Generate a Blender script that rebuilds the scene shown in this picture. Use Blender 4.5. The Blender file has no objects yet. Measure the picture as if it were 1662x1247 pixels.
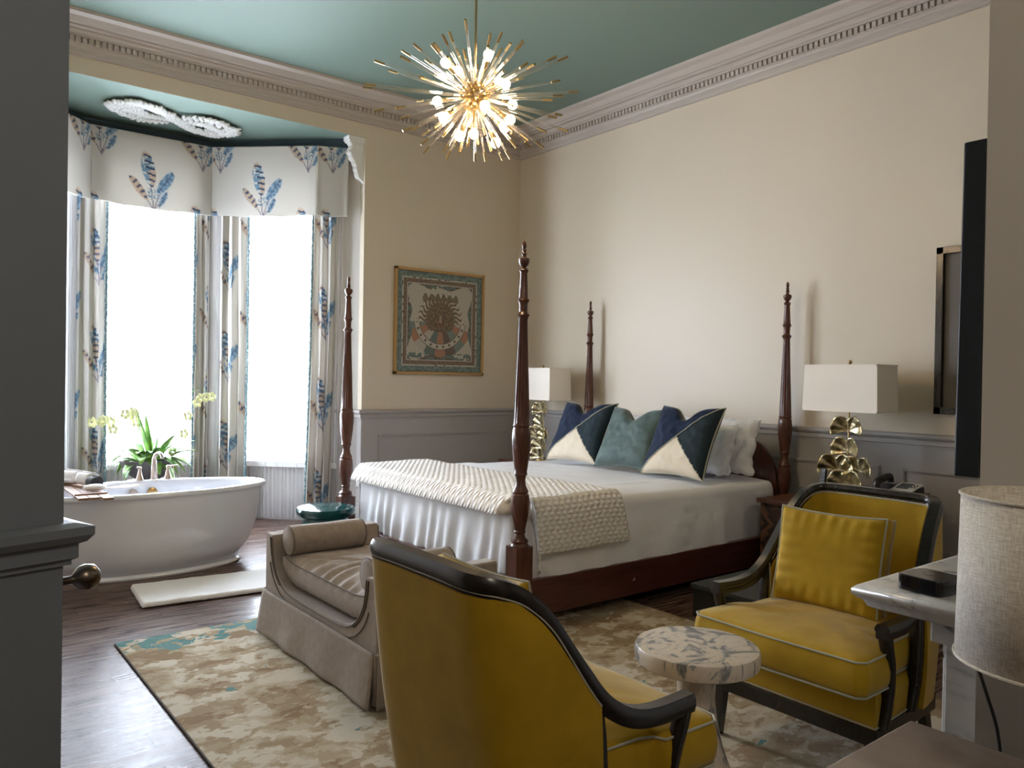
import bpy, bmesh, math, random
from math import sin, cos, pi, radians, sqrt, atan2, exp
from mathutils import Vector, Matrix, noise
random.seed(7)
S = bpy.context.scene
COL = S.collection

# ------------------------------------------------------------------ helpers
def link(o, parent=None):
    COL.objects.link(o)
    if parent: o.parent = parent
    return o

def tag(o, label, cat, group=None, kind=None):
    o['label'] = label
    if cat: o['category'] = cat
    if group: o['group'] = group
    if kind: o['kind'] = kind
    return o

def thing(name, label, cat, loc=(0, 0, 0), rz=0.0, group=None):
    o = bpy.data.objects.new(name, None)
    o.empty_display_size = .1
    link(o); o.location = loc; o.rotation_euler = (0, 0, rz)
    return tag(o, label, cat, group)

def obj(name, bm, m, parent=None, smooth=True, ang=40, mods=None):
    bmesh.ops.recalc_face_normals(bm, faces=bm.faces)
    me = bpy.data.meshes.new(name); bm.to_mesh(me); bm.free()
    ms = m if isinstance(m, (list, tuple)) else [m]
    for x in ms: me.materials.append(x)
    if smooth:
        me.shade_smooth()
        if ang < 180:
            try: me.set_sharp_from_angle(angle=radians(ang))
            except Exception: pass
    o = bpy.data.objects.new(name, me); link(o, parent)
    return o

def struct(name, bm, m, parent=None, smooth=False, **k):
    o = obj(name, bm, m, parent, smooth, **k)
    if not parent: o['kind'] = 'structure'
    return o

def bevel(o, w=.004, seg=2):
    md = o.modifiers.new('bevel', 'BEVEL'); md.width = w; md.segments = seg; md.limit_method = 'ANGLE'; md.angle_limit = radians(35)
    return o
def solid(o, t, off=0.):
    md = o.modifiers.new('solid', 'SOLIDIFY'); md.thickness = t; md.offset = off; return o
def subd(o, n=1):
    md = o.modifiers.new('sub', 'SUBSURF'); md.levels = n; md.render_levels = n; return o

def dup(root, **kw):
    r = root.copy(); COL.objects.link(r)
    for ch in list(root.children):
        c = ch.copy(); COL.objects.link(c); c.parent = r
        for g in ch.children:
            d = g.copy(); COL.objects.link(d); d.parent = c
    for k, v in kw.items():
        if k in ('label', 'group', 'category'): r[k] = v
        else: setattr(r, k, v)
    return r

def B(): return bmesh.new()
def box(bm, x0, x1, y0, y1, z0, z1, M=None, mi=0):
    vs = [bm.verts.new((x, y, z)) for x in (x0, x1) for y in (y0, y1) for z in (z0, z1)]
    for f in ((0, 1, 3, 2), (4, 6, 7, 5), (0, 4, 5, 1), (2, 3, 7, 6), (0, 2, 6, 4), (1, 5, 7, 3)):
        fc = bm.faces.new([vs[i] for i in f]); fc.material_index = mi
    if M: bmesh.ops.transform(bm, matrix=M, verts=vs)
    return bm
def prism(bm, pts, d0, d1, axis='z', M=None):
    """extrude a closed 2D outline. axis z: pts=(x,y); axis y: pts=(x,z); axis x: pts=(y,z)"""
    def mk(p, d):
        return (p[0], p[1], d) if axis == 'z' else ((p[0], d, p[1]) if axis == 'y' else (d, p[0], p[1]))
    a = [bm.verts.new(mk(p, d0)) for p in pts]; b = [bm.verts.new(mk(p, d1)) for p in pts]
    n = len(pts)
    bm.faces.new(a); bm.faces.new(b[::-1])
    for i in range(n): bm.faces.new((a[i], a[(i + 1) % n], b[(i + 1) % n], b[i]))
    if M: bmesh.ops.transform(bm, matrix=M, verts=a + b)
    return bm
def lathe(bm, prof, n=24, M=None, flute=0, fr=None, squash=1.):
    rings = []; vs = []
    for r, z in prof:
        ring = []
        for i in range(n):
            t = 2 * pi * i / n; rr = r
            if flute:
                for za, zc_ in ((.985, 1.125), (.585, .765)):
                    if za < z < zc_: rr = r * (1 + (.10 * abs(cos(t * 4 + (z - za) * 22)) ** 3 - .03) * sin(pi * (z - za) / (zc_ - za)))
            if flute and fr and fr[0] <= z <= fr[1]: rr = r * (1 - .17 * (1 if (i % 4) in (0, 1) else 0))
            v = bm.verts.new((rr * cos(t), rr * sin(t) * squash, z)); ring.append(v); vs.append(v)
        rings.append(ring)
    for a, b in zip(rings, rings[1:]):
        for i in range(n): bm.faces.new((a[i], a[(i + 1) % n], b[(i + 1) % n], b[i]))
    for rg, p in ((rings[0], prof[0]), (rings[-1], prof[-1])):
        if p[0] > 1e-5: bm.faces.new(rg)
    if M: bmesh.ops.transform(bm, matrix=M, verts=vs)
    return bm
def frames(pts):
    pts = [Vector(p) for p in pts]; T = []
    for i in range(len(pts)):
        a = pts[max(0, i - 1)]; b = pts[min(len(pts) - 1, i + 1)]
        T.append((b - a).normalized())
    return pts, T
def tube(bm, pts, r, n=8, cap=True):
    pts, T = frames(pts)
    up = Vector((0, 0, 1)) if abs(T[0].z) < .9 else Vector((1, 0, 0))
    N = (up - T[0] * up.dot(T[0])).normalized(); rings = []
    for i, (p, t) in enumerate(zip(pts, T)):
        N = (N - t * N.dot(t)).normalized(); Bn = t.cross(N)
        rr = r[i] if isinstance(r, (list, tuple)) else r
        rings.append([bm.verts.new(p + (N * cos(2 * pi * k / n) + Bn * sin(2 * pi * k / n)) * rr) for k in range(n)])
    for a, b in zip(rings, rings[1:]):
        for i in range(n): bm.faces.new((a[i], a[(i + 1) % n], b[(i + 1) % n], b[i]))
    if cap:
        bm.faces.new(rings[0]); bm.faces.new(rings[-1])
    return bm
def sweep(bm, path, prof, closed=False):
    """sweep a closed profile (w,h) with w along the horizontal side of the path and h across"""
    pts = [Vector(p) for p in path]; n = len(pts); rings = []
    for i in range(n):
        if closed: a, b = pts[(i - 1) % n], pts[(i + 1) % n]
        else: a, b = pts[max(0, i - 1)], pts[min(n - 1, i + 1)]
        t = (b - a).normalized()
        h = Vector((t.x, t.y, 0))
        if h.length < 1e-4: h = Vector((1, 0, 0))
        h.normalize(); side = Vector((h.y, -h.x, 0)); up = side.cross(t).normalized()
        k = 1.
        if 0 < i < n - 1 or closed:
            t1 = (pts[i] - a).normalized(); c = max(.5, t1.dot(t)); k = 1 / c if k else 1
        rings.append([bm.verts.new(pts[i] + side * (w * min(k, 1.45)) + up * hh) for w, hh in prof])
    m = len(prof); rng = range(n if closed else n - 1)
    for i in rng:
        a, b = rings[i], rings[(i + 1) % n]
        for j in range(m): bm.faces.new((a[j], a[(j + 1) % m], b[(j + 1) % m], b[j]))
    if not closed: bm.faces.new(rings[0]); bm.faces.new(rings[-1])
    return bm
def grid(bm, nu, nv, f, closeu=False, uv=None):
    V = [[bm.verts.new(f(i / (nu if closeu else nu - 1), j / (nv - 1))) for j in range(nv)] for i in range(nu)]
    L = bm.loops.layers.uv.verify() if uv else None
    for i in range(nu if closeu else nu - 1):
        for j in range(nv - 1):
            fc = bm.faces.new((V[i][j], V[(i + 1) % nu][j], V[(i + 1) % nu][j + 1], V[i][j + 1]))
            if uv:
                for lp, (a, b) in zip(fc.loops, ((i, j), (i + 1, j), (i + 1, j + 1), (i, j + 1))):
                    lp[L].uv = uv(a / (nu - 1), b / (nv - 1))
    return V
def catmull(P, n=8):
    P = [Vector(p) for p in P]; out = []
    for i in range(len(P) - 1):
        p0 = P[max(0, i - 1)]; p1 = P[i]; p2 = P[i + 1]; p3 = P[min(len(P) - 1, i + 2)]
        for k in range(n):
            t = k / n
            out.append(.5 * ((2 * p1) + (p2 - p0) * t + (2 * p0 - 5 * p1 + 4 * p2 - p3) * t * t + (3 * p1 - p0 - 3 * p2 + p3) * t ** 3))
    out.append(P[-1]); return out
def ball(bm, c, r, n=12, m=8, sx=1, sy=1, sz=1, M=None):
    vs = []
    rings = []
    for j in range(1, m):
        ph = pi * j / m
        rings.append([bm.verts.new((c[0] + r * sx * sin(ph) * cos(2 * pi * i / n), c[1] + r * sy * sin(ph) * sin(2 * pi * i / n), c[2] + r * sz * cos(ph))) for i in range(n)])
    t = bm.verts.new((c[0], c[1], c[2] + r * sz)); b = bm.verts.new((c[0], c[1], c[2] - r * sz))
    for i in range(n):
        bm.faces.new((t, rings[0][i], rings[0][(i + 1) % n])); bm.faces.new((b, rings[-1][(i + 1) % n], rings[-1][i]))
    for a, q in zip(rings, rings[1:]):
        for i in range(n): bm.faces.new((a[i], q[i], q[(i + 1) % n], a[(i + 1) % n]))
    vs = [t, b] + [v for rg in rings for v in rg]
    if M: bmesh.ops.transform(bm, matrix=M, verts=vs)
    return bm
def ns(x, y, z=0.): return noise.noise(Vector((x, y, z)))
def align(p, d):
    """matrix that puts local z along d, at p"""
    return Matrix.Translation(Vector(p)) @ Vector((0, 0, 1)).rotation_difference(Vector(d).normalized()).to_matrix().to_4x4()

# ------------------------------------------------------------------ materials
def mat(name, col, rough=.5, metal=0., spec=.5, **k):
    m = bpy.data.materials.new(name); m.use_nodes = True
    b = m.node_tree.nodes['Principled BSDF']
    b.inputs['Base Color'].default_value = (*col, 1)
    b.inputs['Roughness'].default_value = rough; b.inputs['Metallic'].default_value = metal
    b.inputs['Specular IOR Level'].default_value = spec
    for kk, v in k.items(): b.inputs[kk.replace('_', ' ')].default_value = v
    return m
def nd(m, t, **k):
    n = m.node_tree.nodes.new(t)
    for kk, v in k.items():
        if kk in n.inputs: n.inputs[kk].default_value = v
        else: setattr(n, kk, v)
    return n
def lk(m, a, b): m.node_tree.links.new(a, b)
def bs(m): return m.node_tree.nodes['Principled BSDF']
def coords(m, scale=(1, 1, 1), rot=(0, 0, 0), src='Object'):
    tc = nd(m, 'ShaderNodeTexCoord'); mp = nd(m, 'ShaderNodeMapping')
    mp.inputs['Scale'].default_value = scale; mp.inputs['Rotation'].default_value = rot
    lk(m, tc.outputs[src], mp.inputs['Vector']); return mp.outputs[0]
def ramp(m, fac, stops, interp='LINEAR'):
    r = nd(m, 'ShaderNodeValToRGB'); r.color_ramp.interpolation = interp
    e = r.color_ramp.elements
    while len(e) > 1: e.remove(e[-1])
    e[0].position = stops[0][0]; e[0].color = (*stops[0][1], 1)
    for p, c in stops[1:]:
        q = e.new(p); q.color = (*c, 1)
    lk(m, fac, r.inputs[0]); return r.outputs[0]
def noi(m, vec, scale, detail=4, rough=.5, dist=0.):
    n = nd(m, 'ShaderNodeTexNoise'); n.inputs['Scale'].default_value = scale; n.inputs['Detail'].default_value = detail
    n.inputs['Roughness'].default_value = rough; n.inputs['Distortion'].default_value = dist
    lk(m, vec, n.inputs['Vector']); return n.outputs[0]
def mixc(m, fac, a, b, bt='MIX'):
    n = nd(m, 'ShaderNodeMix', data_type='RGBA', blend_type=bt)
    for s, v in ((0, fac), (6, a), (7, b)):
        if isinstance(v, (int, float)): n.inputs[s].default_value = v
        elif isinstance(v, tuple): n.inputs[s].default_value = (*v, 1)
        else: lk(m, v, n.inputs[s])
    return n.outputs[2]
def mth(m, op, a, b=None, c=None):
    n = nd(m, 'ShaderNodeMath', operation=op)
    for i, v in enumerate((a, b, c)):
        if v is None: continue
        if isinstance(v, (int, float)): n.inputs[i].default_value = v
        else: lk(m, v, n.inputs[i])
    return n.outputs[0]
def bump(m, h, strength=.2, dist=.01):
    b = nd(m, 'ShaderNodeBump'); b.inputs['Strength'].default_value = strength; b.inputs['Distance'].default_value = dist
    lk(m, h, b.inputs['Height']); lk(m, b.outputs[0], bs(m).inputs['Normal'])
def fabric(name, col, col2=None, rough=.85, scale=350, sheen=.3, bstr=.15, var=6):
    m = mat(name, col, rough, spec=.2)
    v = coords(m)
    if col2:
        lk(m, mixc(m, ramp(m, noi(m, v, var, 5), [(.35, (0, 0, 0)), (.65, (1, 1, 1))]), col, col2), bs(m).inputs['Base Color'])
    bump(m, noi(m, v, scale, 2), bstr, .002)
    bs(m).inputs['Sheen Weight'].default_value = sheen; bs(m).inputs['Sheen Roughness'].default_value = .4
    return m

def paint(name, col, rough=.5, amt=.04):
    m = mat(name, col, rough, spec=.35)
    v = coords(m)
    d = tuple(c * (1 - amt) for c in col)
    lk(m, mixc(m, noi(m, v, 1.3, 3), col, d), bs(m).inputs['Base Color'])
    bump(m, noi(m, v, 90, 2), .03, .002)
    return m
WALL = paint('wall_paint', (.625, .55, .44), .42)
WAIN = paint('wainscot_paint', (.39, .37, .355), .4)
CORN = paint('cornice_paint', (.47, .425, .385), .33)
CEIL = paint('ceiling_paint', (.165, .23, .195), .6)
BAYW = paint('bay_wall_paint', (.55, .53, .50), .45)
DOORP = paint('dark_door_paint', (.20, .225, .265), .5)
HALL = paint('hall_paint', (.26, .23, .20), .6)
PLAS = mat('white_plaster', (.72, .72, .70), .6)
WHITE = mat('white_trim_paint', (.7, .7, .7), .4)

# wood floor (planks along x)
FLOOR = mat('plank_floor', (.2, .15, .12), .33, spec=.09)
v = coords(FLOOR)
sep = nd(FLOOR, 'ShaderNodeSeparateXYZ'); lk(FLOOR, v, sep.inputs[0])
row = mth(FLOOR, 'FLOOR', mth(FLOOR, 'DIVIDE', sep.outputs[1], .15))
wn = nd(FLOOR, 'ShaderNodeTexWhiteNoise', noise_dimensions='1D'); lk(FLOOR, row, wn.inputs['W'])
xo = mth(FLOOR, 'ADD', mth(FLOOR, 'DIVIDE', sep.outputs[0], 1.2), mth(FLOOR, 'MULTIPLY', wn.outputs['Value'], 7.3))
cid = mth(FLOOR, 'FLOOR', xo)
wn2 = nd(FLOOR, 'ShaderNodeTexWhiteNoise', noise_dimensions='2D')
cb = nd(FLOOR, 'ShaderNodeCombineXYZ'); lk(FLOOR, cid, cb.inputs[0]); lk(FLOOR, row, cb.inputs[1]); lk(FLOOR, cb.outputs[0], wn2.inputs['Vector'])
st = nd(FLOOR, 'ShaderNodeMapping'); st.inputs['Scale'].default_value = (.9, 14, 1); lk(FLOOR, v, st.inputs[0])
ad = nd(FLOOR, 'ShaderNodeVectorMath', operation='ADD'); lk(FLOOR, st.outputs[0], ad.inputs[0]); lk(FLOOR, wn2.outputs['Color'], ad.inputs[1])
g = noi(FLOOR, ad.outputs[0], 3.0, 8, .65, .6)
c1 = ramp(FLOOR, g, [(.30, (.022, .012, .009)), (.44, (.075, .04, .029)), (.56, (.15, .10, .08)), (.70, (.25, .20, .175))])
c2 = mixc(FLOOR, mth(FLOOR, 'MULTIPLY', wn2.outputs['Value'], .7), c1, mixc(FLOOR, 1.0, c1, (.55, .5, .48), 'MULTIPLY'))
fy = mth(FLOOR, 'FRACT', mth(FLOOR, 'DIVIDE', sep.outputs[1], .15)); fx = mth(FLOOR, 'FRACT', xo)
gap = mth(FLOOR, 'MAXIMUM', mth(FLOOR, 'LESS_THAN', fy, .02), mth(FLOOR, 'LESS_THAN', fx, .004))
lk(FLOOR, mixc(FLOOR, gap, c2, (.02, .013, .01)), bs(FLOOR).inputs['Base Color'])
bump(FLOOR, mth(FLOOR, 'SUBTRACT', g, mth(FLOOR, 'MULTIPLY', gap, .6)), .3, .003)
lk(FLOOR, mth(FLOOR, 'ADD', mth(FLOOR, 'MULTIPLY', g, .30), .14), bs(FLOOR).inputs['Roughness'])

# dark wood for the bed
def wood(name, a, b, rough=.3, sc=(3, 3, .5)):
    m = mat(name, a, rough, spec=.5); v = coords(m, sc)
    lk(m, ramp(m, noi(m, v, 9, 6, .6, .8), [(.3, a), (.7, b)]), bs(m).inputs['Base Color']); return m
MAHO = wood('mahogany', (.05, .016, .01), (.13, .045, .025), .3)
RAILW = wood('side_rail_mahogany', (.05, .014, .01), (.10, .03, .02), .35, (.4, 3, 3))
EBON = wood('ebonised_wood', (.010, .008, .007), (.024, .019, .016), .25)
NSW = mat('parquetry_wood', (.08, .03, .02), .35)
v = coords(NSW)
sp = nd(NSW, 'ShaderNodeSeparateXYZ'); lk(NSW, v, sp.inputs[0])
ay = mth(NSW, 'ABSOLUTE', mth(NSW, 'SUBTRACT', mth(NSW, 'FRACT', mth(NSW, 'DIVIDE', sp.outputs[1], .30)), .5))
az = mth(NSW, 'ABSOLUTE', mth(NSW, 'SUBTRACT', mth(NSW, 'FRACT', mth(NSW, 'DIVIDE', sp.outputs[2], .28)), .5))
k1 = mth(NSW, 'FLOOR', mth(NSW, 'MULTIPLY', mth(NSW, 'ADD', ay, az), 8)); wq = nd(NSW, 'ShaderNodeTexWhiteNoise', noise_dimensions='1D')
lk(NSW, mth(NSW, 'ADD', k1, mth(NSW, 'MULTIPLY', mth(NSW, 'GREATER_THAN', ay, az), 17)), wq.inputs['W'])
lk(NSW, ramp(NSW, wq.outputs['Value'], [(0, (.018, .009, .007)), (.5, (.05, .02, .013)), (1, (.13, .065, .035))]), bs(NSW).inputs['Base Color'])

YEL = fabric('mustard_velvet', (.46, .285, .012), (.385, .235, .009), .75, 500, .25, .12, 9)
PIPE = mat('pale_piping_cord', (.42, .41, .33), .7)
TAUP = fabric('taupe_woven_upholstery', (.34, .285, .245), (.29, .24, .205), .8, 420, .25, .35, 30)
TAUPD = fabric('taupe_welt', (.13, .105, .09), None, .8)
LINEN = fabric('white_cotton', (.80, .80, .82), None, .8, 300, .1, .06)
NAVY = fabric('navy_velvet', (.004, .014, .045), (.003, .010, .032), .7, 500, .2, .1, 14)
SLATE = fabric('slate_velvet', (.016, .032, .042), (.012, .024, .034), .7, 500, .2, .1, 14)
CREAM = fabric('cream_linen', (.72, .64, .51), None, .8, 300, .1, .1)
SAGE = fabric('sage_velvet', (.065, .10, .095), (.10, .145, .135), .6, 500, .4, .1, 10)
SHADE = mat('lamp_shade_linen', (.86, .80, .72), .85)
bump(SHADE, noi(SHADE, coords(SHADE), 300, 2), .1, .001)
GOLD = mat('hammered_gold_leaf', (.62, .52, .30), .28, 1.)
gv = coords(GOLD); bump(GOLD, noi(GOLD, gv, 45, 3, .6), .6, .006)
lk(GOLD, ramp(GOLD, noi(GOLD, gv, 25, 3), [(.35, (.30, .24, .13)), (.6, (.75, .66, .42))]), bs(GOLD).inputs['Base Color'])
BRASS = mat('aged_brass', (.50, .36, .17), .28, 1.)
NICK = mat('brushed_nickel', (.55, .46, .40), .25, 1.)
BRONZ = mat('dark_bronze_metal', (.17, .14, .11), .3, 1.)
BLACK = mat('black_plastic', (.012, .012, .014), .35)
BLKG = mat('gloss_black_plastic', (.008, .008, .01), .12)
PORC = mat('white_tub_acrylic', (.76, .78, .83), .12, spec=.6, Coat_Weight=.4)
TEAL = mat('teal_glazed_ceramic', (.003, .06, .065), .1, spec=.7)
GREEN = mat('leaf_green', (.13, .30, .05), .45); lk(GREEN, ramp(GREEN, noi(GREEN, coords(GREEN), 8), [(.35, (.06, .17, .04)), (.65, (.26, .44, .09))]), bs(GREEN).inputs['Base Color'])
GREEN.node_tree.nodes['Principled BSDF'].inputs['Transmission Weight'].default_value = 0
ORCH = mat('pale_orchid_petal', (.82, .84, .50), .6)
STONEB = mat('dark_stone_bowl', (.10, .09, .085), .5)
GILTF = mat('gold_picture_frame', (.42, .26, .10), .4, .4)
MATW = fabric('white_bath_mat_pile', (.82, .82, .82), None, .95, 140, .3, .9)
TRAYW = wood('teak_tray_wood', (.22, .11, .06), (.36, .2, .12), .5)
TOWL = fabric('white_towelling', (.82, .81, .8), None, .95, 160, .3, .8)
TOWD = fabric('charcoal_towelling', (.05, .05, .055), None, .95, 160, .3, .8)
SHD2 = mat('oatmeal_linen_shade', (.52, .46, .38), .9)
v = coords(SHD2, (1, 1, 1))
w1 = noi(SHD2, coords(SHD2, (60, 60, 900)), 1, 2); w2 = noi(SHD2, coords(SHD2, (900, 900, 60)), 1, 2)
wv = mth(SHD2, 'ADD', mth(SHD2, 'MULTIPLY', w1, .5), mth(SHD2, 'MULTIPLY', w2, .5))
lk(SHD2, ramp(SHD2, wv, [(.36, (.48, .42, .34)), (.62, (.80, .75, .66))]), bs(SHD2).inputs['Base Color']); bump(SHD2, wv, .4, .002)
MARB = mat('white_carrara_marble', (.75, .74, .72), .2)
mv = coords(MARB, (1, 1, 1), (.4, .3, .6))
lk(MARB, ramp(MARB, noi(MARB, mv, 5, 8, .6, 2.2), [(.36, (.22, .23, .25)), (.42, (.55, .54, .53)), (.52, (.66, .64, .61)), (.8, (.70, .68, .64))]), bs(MARB).inputs['Base Color'])
SMARB = mat('swirled_beige_marble', (.6, .5, .4), .3)
mv = coords(SMARB, (1, 1, .45), (0.2, .1, .5))
lk(SMARB, ramp(SMARB, noi(SMARB, mv, 7, 7, .6, 3.), [(.36, (.12, .12, .125)), (.43, (.26, .25, .24)), (.47, (.58, .50, .40)), (.60, (.64, .55, .44)), (.67, (.44, .36, .29)), (.76, (.62, .54, .44))]), bs(SMARB).inputs['Base Color'])
DESK = mat('polished_taupe_stone', (.16, .12, .10), .08, spec=.6)
lk(DESK, ramp(DESK, noi(DESK, coords(DESK), 6, 6, .6, 1.), [(.3, (.20, .15, .12)), (.7, (.28, .22, .18))]), bs(DESK).inputs['Base Color'])
MIRG = mat('grey_panel', (.10, .085, .07), .6)
TVG = mat('television_housing', (.008, .011, .013), .45)
SCR = mat('lcd_screen', (.03, .035, .03), .15)
SILV = mat('silver_plastic', (.45, .43, .38), .4)

# translucent window sheer
def thin(name, col, trans, transl=.6):
    m = bpy.data.materials.new(name); m.use_nodes = True; nt = m.node_tree
    nt.nodes.remove(nt.nodes['Principled BSDF']); out = nt.nodes['Material Output']
    t = nt.nodes.new('ShaderNodeBsdfTransparent'); d = nt.nodes.new('ShaderNodeBsdfDiffuse'); l = nt.nodes.new('ShaderNodeBsdfTranslucent')
    d.inputs[0].default_value = (*col, 1); l.inputs[0].default_value = (*col, 1)
    a = nt.nodes.new('ShaderNodeMixShader'); b = nt.nodes.new('ShaderNodeMixShader')
    a.inputs[0].default_value = transl; nt.links.new(d.outputs[0], a.inputs[1]); nt.links.new(l.outputs[0], a.inputs[2])
    b.inputs[0].default_value = 1 - trans; nt.links.new(t.outputs[0], b.inputs[1]); nt.links.new(a.outputs[0], b.inputs[2])
    nt.links.new(b.outputs[0], out.inputs[0]); return m
SHEER = thin('white_sheer_voile', (.9, .9, .92), .55)
# window glass and acrylic rods: transparent with a glossy layer
def glassy(name, tint, gloss, rough=.02, milk=0.):
    m = bpy.data.materials.new(name); m.use_nodes = True; nt = m.node_tree
    nt.nodes.remove(nt.nodes['Principled BSDF']); out = nt.nodes['Material Output']
    t = nt.nodes.new('ShaderNodeBsdfTransparent'); t.inputs[0].default_value = (*tint, 1)
    g = nt.nodes.new('ShaderNodeBsdfGlossy'); g.inputs['Roughness'].default_value = rough
    f = nt.nodes.new('ShaderNodeLayerWeight'); f.inputs[0].default_value = gloss
    x = nt.nodes.new('ShaderNodeMixShader'); nt.links.new(f.outputs['Facing' if gloss > .3 else 'Fresnel'], x.inputs[0])
    nt.links.new(t.outputs[0], x.inputs[1]); nt.links.new(g.outputs[0], x.inputs[2])
    if milk:
        d = nt.nodes.new('ShaderNodeBsdfDiffuse'); d.inputs[0].default_value = (.9, .85, .78, 1); y = nt.nodes.new('ShaderNodeMixShader'); y.inputs[0].default_value = milk
        nt.links.new(x.outputs[0], y.inputs[1]); nt.links.new(d.outputs[0], y.inputs[2]); x = y
    nt.links.new(x.outputs[0], out.inputs[0]); return m
GLASS = glassy('window_glass', (.97, .98, .98), .15)
ACRY = glassy('clear_acrylic', (.97, .95, .92), .32, .12, .03)
def emis(name, col, s):
    m = mat(name, col, .4); bs(m).inputs['Emission Color'].default_value = (*col, 1); bs(m).inputs['Emission Strength'].default_value = s; return m
BULB = emis('lit_bulb_glass', (1, .72, .42), 85)

# printed cloth: colour attribute computed per vertex (the print of the fabric itself)
def printed(name, trans=0.):
    m = mat(name, (.8, .8, .8), .85, spec=.2); a = nd(m, 'ShaderNodeVertexColor'); a.layer_name = 'print'
    lk(m, a.outputs[0], bs(m).inputs['Base Color'])
    bump(m, noi(m, coords(m), 300, 2), .1, .002)
    if trans:
        nt = m.node_tree; l = nt.nodes.new('ShaderNodeBsdfTranslucent'); x = nt.nodes.new('ShaderNodeMixShader'); x.inputs[0].default_value = trans
        nt.links.new(a.outputs[0], l.inputs[0]); nt.links.new(bs(m).outputs[0], x.inputs[1]); nt.links.new(l.outputs[0], x.inputs[2])
        nt.links.new(x.outputs[0], nt.nodes['Material Output'].inputs[0])
    return m
PRINT = printed('feather_print_cloth', .22)
ARTP = printed('printed_silk_artwork')
CREAMC = (.56, .535, .49)
FE = [  # cx, cy, tilt(deg, + leans left), length, width, kind
    (-.045, .375, 12, .32, .112, 0), (.10, .275, -33, .24, .086, 1), (-.125, .195, 38, .25, .066, 2), (.08, .125, -25, .15, .046, 1)]
def feather_col(u, w):
    best = None
    P = .86
    for ox, oy in ((0, 0), (P / 2, P / 2)):
        x = (u - ox + P / 2) % P - P / 2; y = (w - oy + .28 + P / 2) % P - P / 2 + 0.0
        y = y + 0.0
        yy = (w - oy) % P
        if yy > .62: continue
        y = yy
        # stems to the foot of the bunch
        for cx, cy, t, L, W, k in FE:
            a = radians(t); dx, dy = x - cx, y - cy
            lx = dx * cos(a) + dy * sin(a); ly = -dx * sin(a) + dy * cos(a)
            if abs(ly) < L / 2:
                e = ly / (L / 2); wid = W / 2 * sqrt(max(0, 1 - abs(e) ** 2.6)) * (1 if e > -.2 else 1 - .35 * (-e - .2))
                if abs(lx) < wid:
                    n = ns(x * 40, y * 40 + k * 9)
                    if k == 0:
                        c = (.50, .40, .31) if e > .68 else ((.17, .26, .33) if n > -.12 else (.55, .55, .53))
                        if e < -.1 and lx > -.01: c = (.46, .36, .27)
                        if sin(ly * 115 + lx * 40) > .45 and lx > -.022: c = (.05, .075, .13)
                    elif k == 1:
                        c = (.14, .22, .30) if n > -.05 else (.26, .36, .43)
                        if abs(lx) < .004: c = (.07, .1, .16)
                    else:
                        c = (.44, .35, .27)
                        if sin(ly * 120) > .35 and lx > -.012: c = (.06, .075, .13)
                    best = c
            # quill
            if y < cy and y > 0:
                sx = cx * (y / cy) ** 1.3
                if abs(x - sx) < .0045 and y < cy: best = best or (.20, .17, .20)
        if .12 < y < .2 and abs(x) < .05 and ns(x * 90, y * 90) > .12: best = (.10, .2, .28)
    return best or CREAMC
def paint_verts(o, fn):
    me = o.data; a = me.color_attributes.new('print', 'FLOAT_COLOR', 'POINT')
    for i in range(len(me.vertices)):
        a.data[i].color = (*fn(i), 1)

# ------------------------------------------------------------------ room shell
H = 4.04
ZC = 3.776
bm = B(); box(bm, -6.6, .2, -8.2, 2.2, -.12, 0); struct('floor', bm, FLOOR)
bm = B(); box(bm, -6.6, .2, -8.2, .2, H, H + .12); struct('ceiling', bm, CEIL)
bm = B(); prism(bm, [(-5.16, .003), (-1.88, .003), (-1.88, .2), (-2.9, 1.35), (-4.14, 1.35), (-5.16, .2)], 3.645, 3.75)
struct('ceiling', bm, CEIL)
# wall with the bay opening (picture wall)
bm = B(); box(bm, -1.88, 0, 0, .15, 0, H); box(bm, -6.6, -5.16, 0, .15, 0, H); box(bm, -5.16, -1.88, 0, .15, 3.646, H)
struct('wall_back', bm, WALL)
bm = B(); box(bm, 0, .2, -8.2, .15, 0, H); struct('wall_right', bm, WALL)
bm = B(); box(bm, -6.6, -5.6, -4.62, 0, 0, H); struct('wall_left', bm, WALL)
bm = B(); box(bm, -6.6, .2, -8.4, -8.2, 0, H); struct('wall_front', bm, HALL)
bm = B(); box(bm, -6.8, -6.6, -8.4, .15, 0, H); struct('wall_hall', bm, HALL)
# chimney breast behind the television
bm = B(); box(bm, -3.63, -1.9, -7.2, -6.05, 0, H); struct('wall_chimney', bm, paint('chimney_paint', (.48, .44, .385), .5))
bm = B(); box(bm, -1.9, 0, -7.2, -6.6, 0, H); struct('wall_alcove', bm, WALL)

def seg_wall(bm, p0, p1, th, z0, z1, hole=None):
    p0 = Vector(p0); p1 = Vector(p1); L = (p1 - p0).length; d = (p1 - p0) / L
    M = Matrix(((d.x, -d.y, 0, p0.x), (d.y, d.x, 0, p0.y), (0, 0, 1, 0), (0, 0, 0, 1)))
    if hole:
        a, b, c, e = hole
        box(bm, 0, a, 0, th, z0, z1, M); box(bm, b, L, 0, th, z0, z1, M)
        box(bm, a, b, 0, th, z0, c, M); box(bm, a, b, 0, th, e, z1, M)
    else: box(bm, 0, L, 0, th, z0, z1, M)
    return M, L
R0, R1, L1, L0 = (-1.88, .08), (-2.95, 1.15), (-4.09, 1.15), (-5.16, .08)
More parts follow.
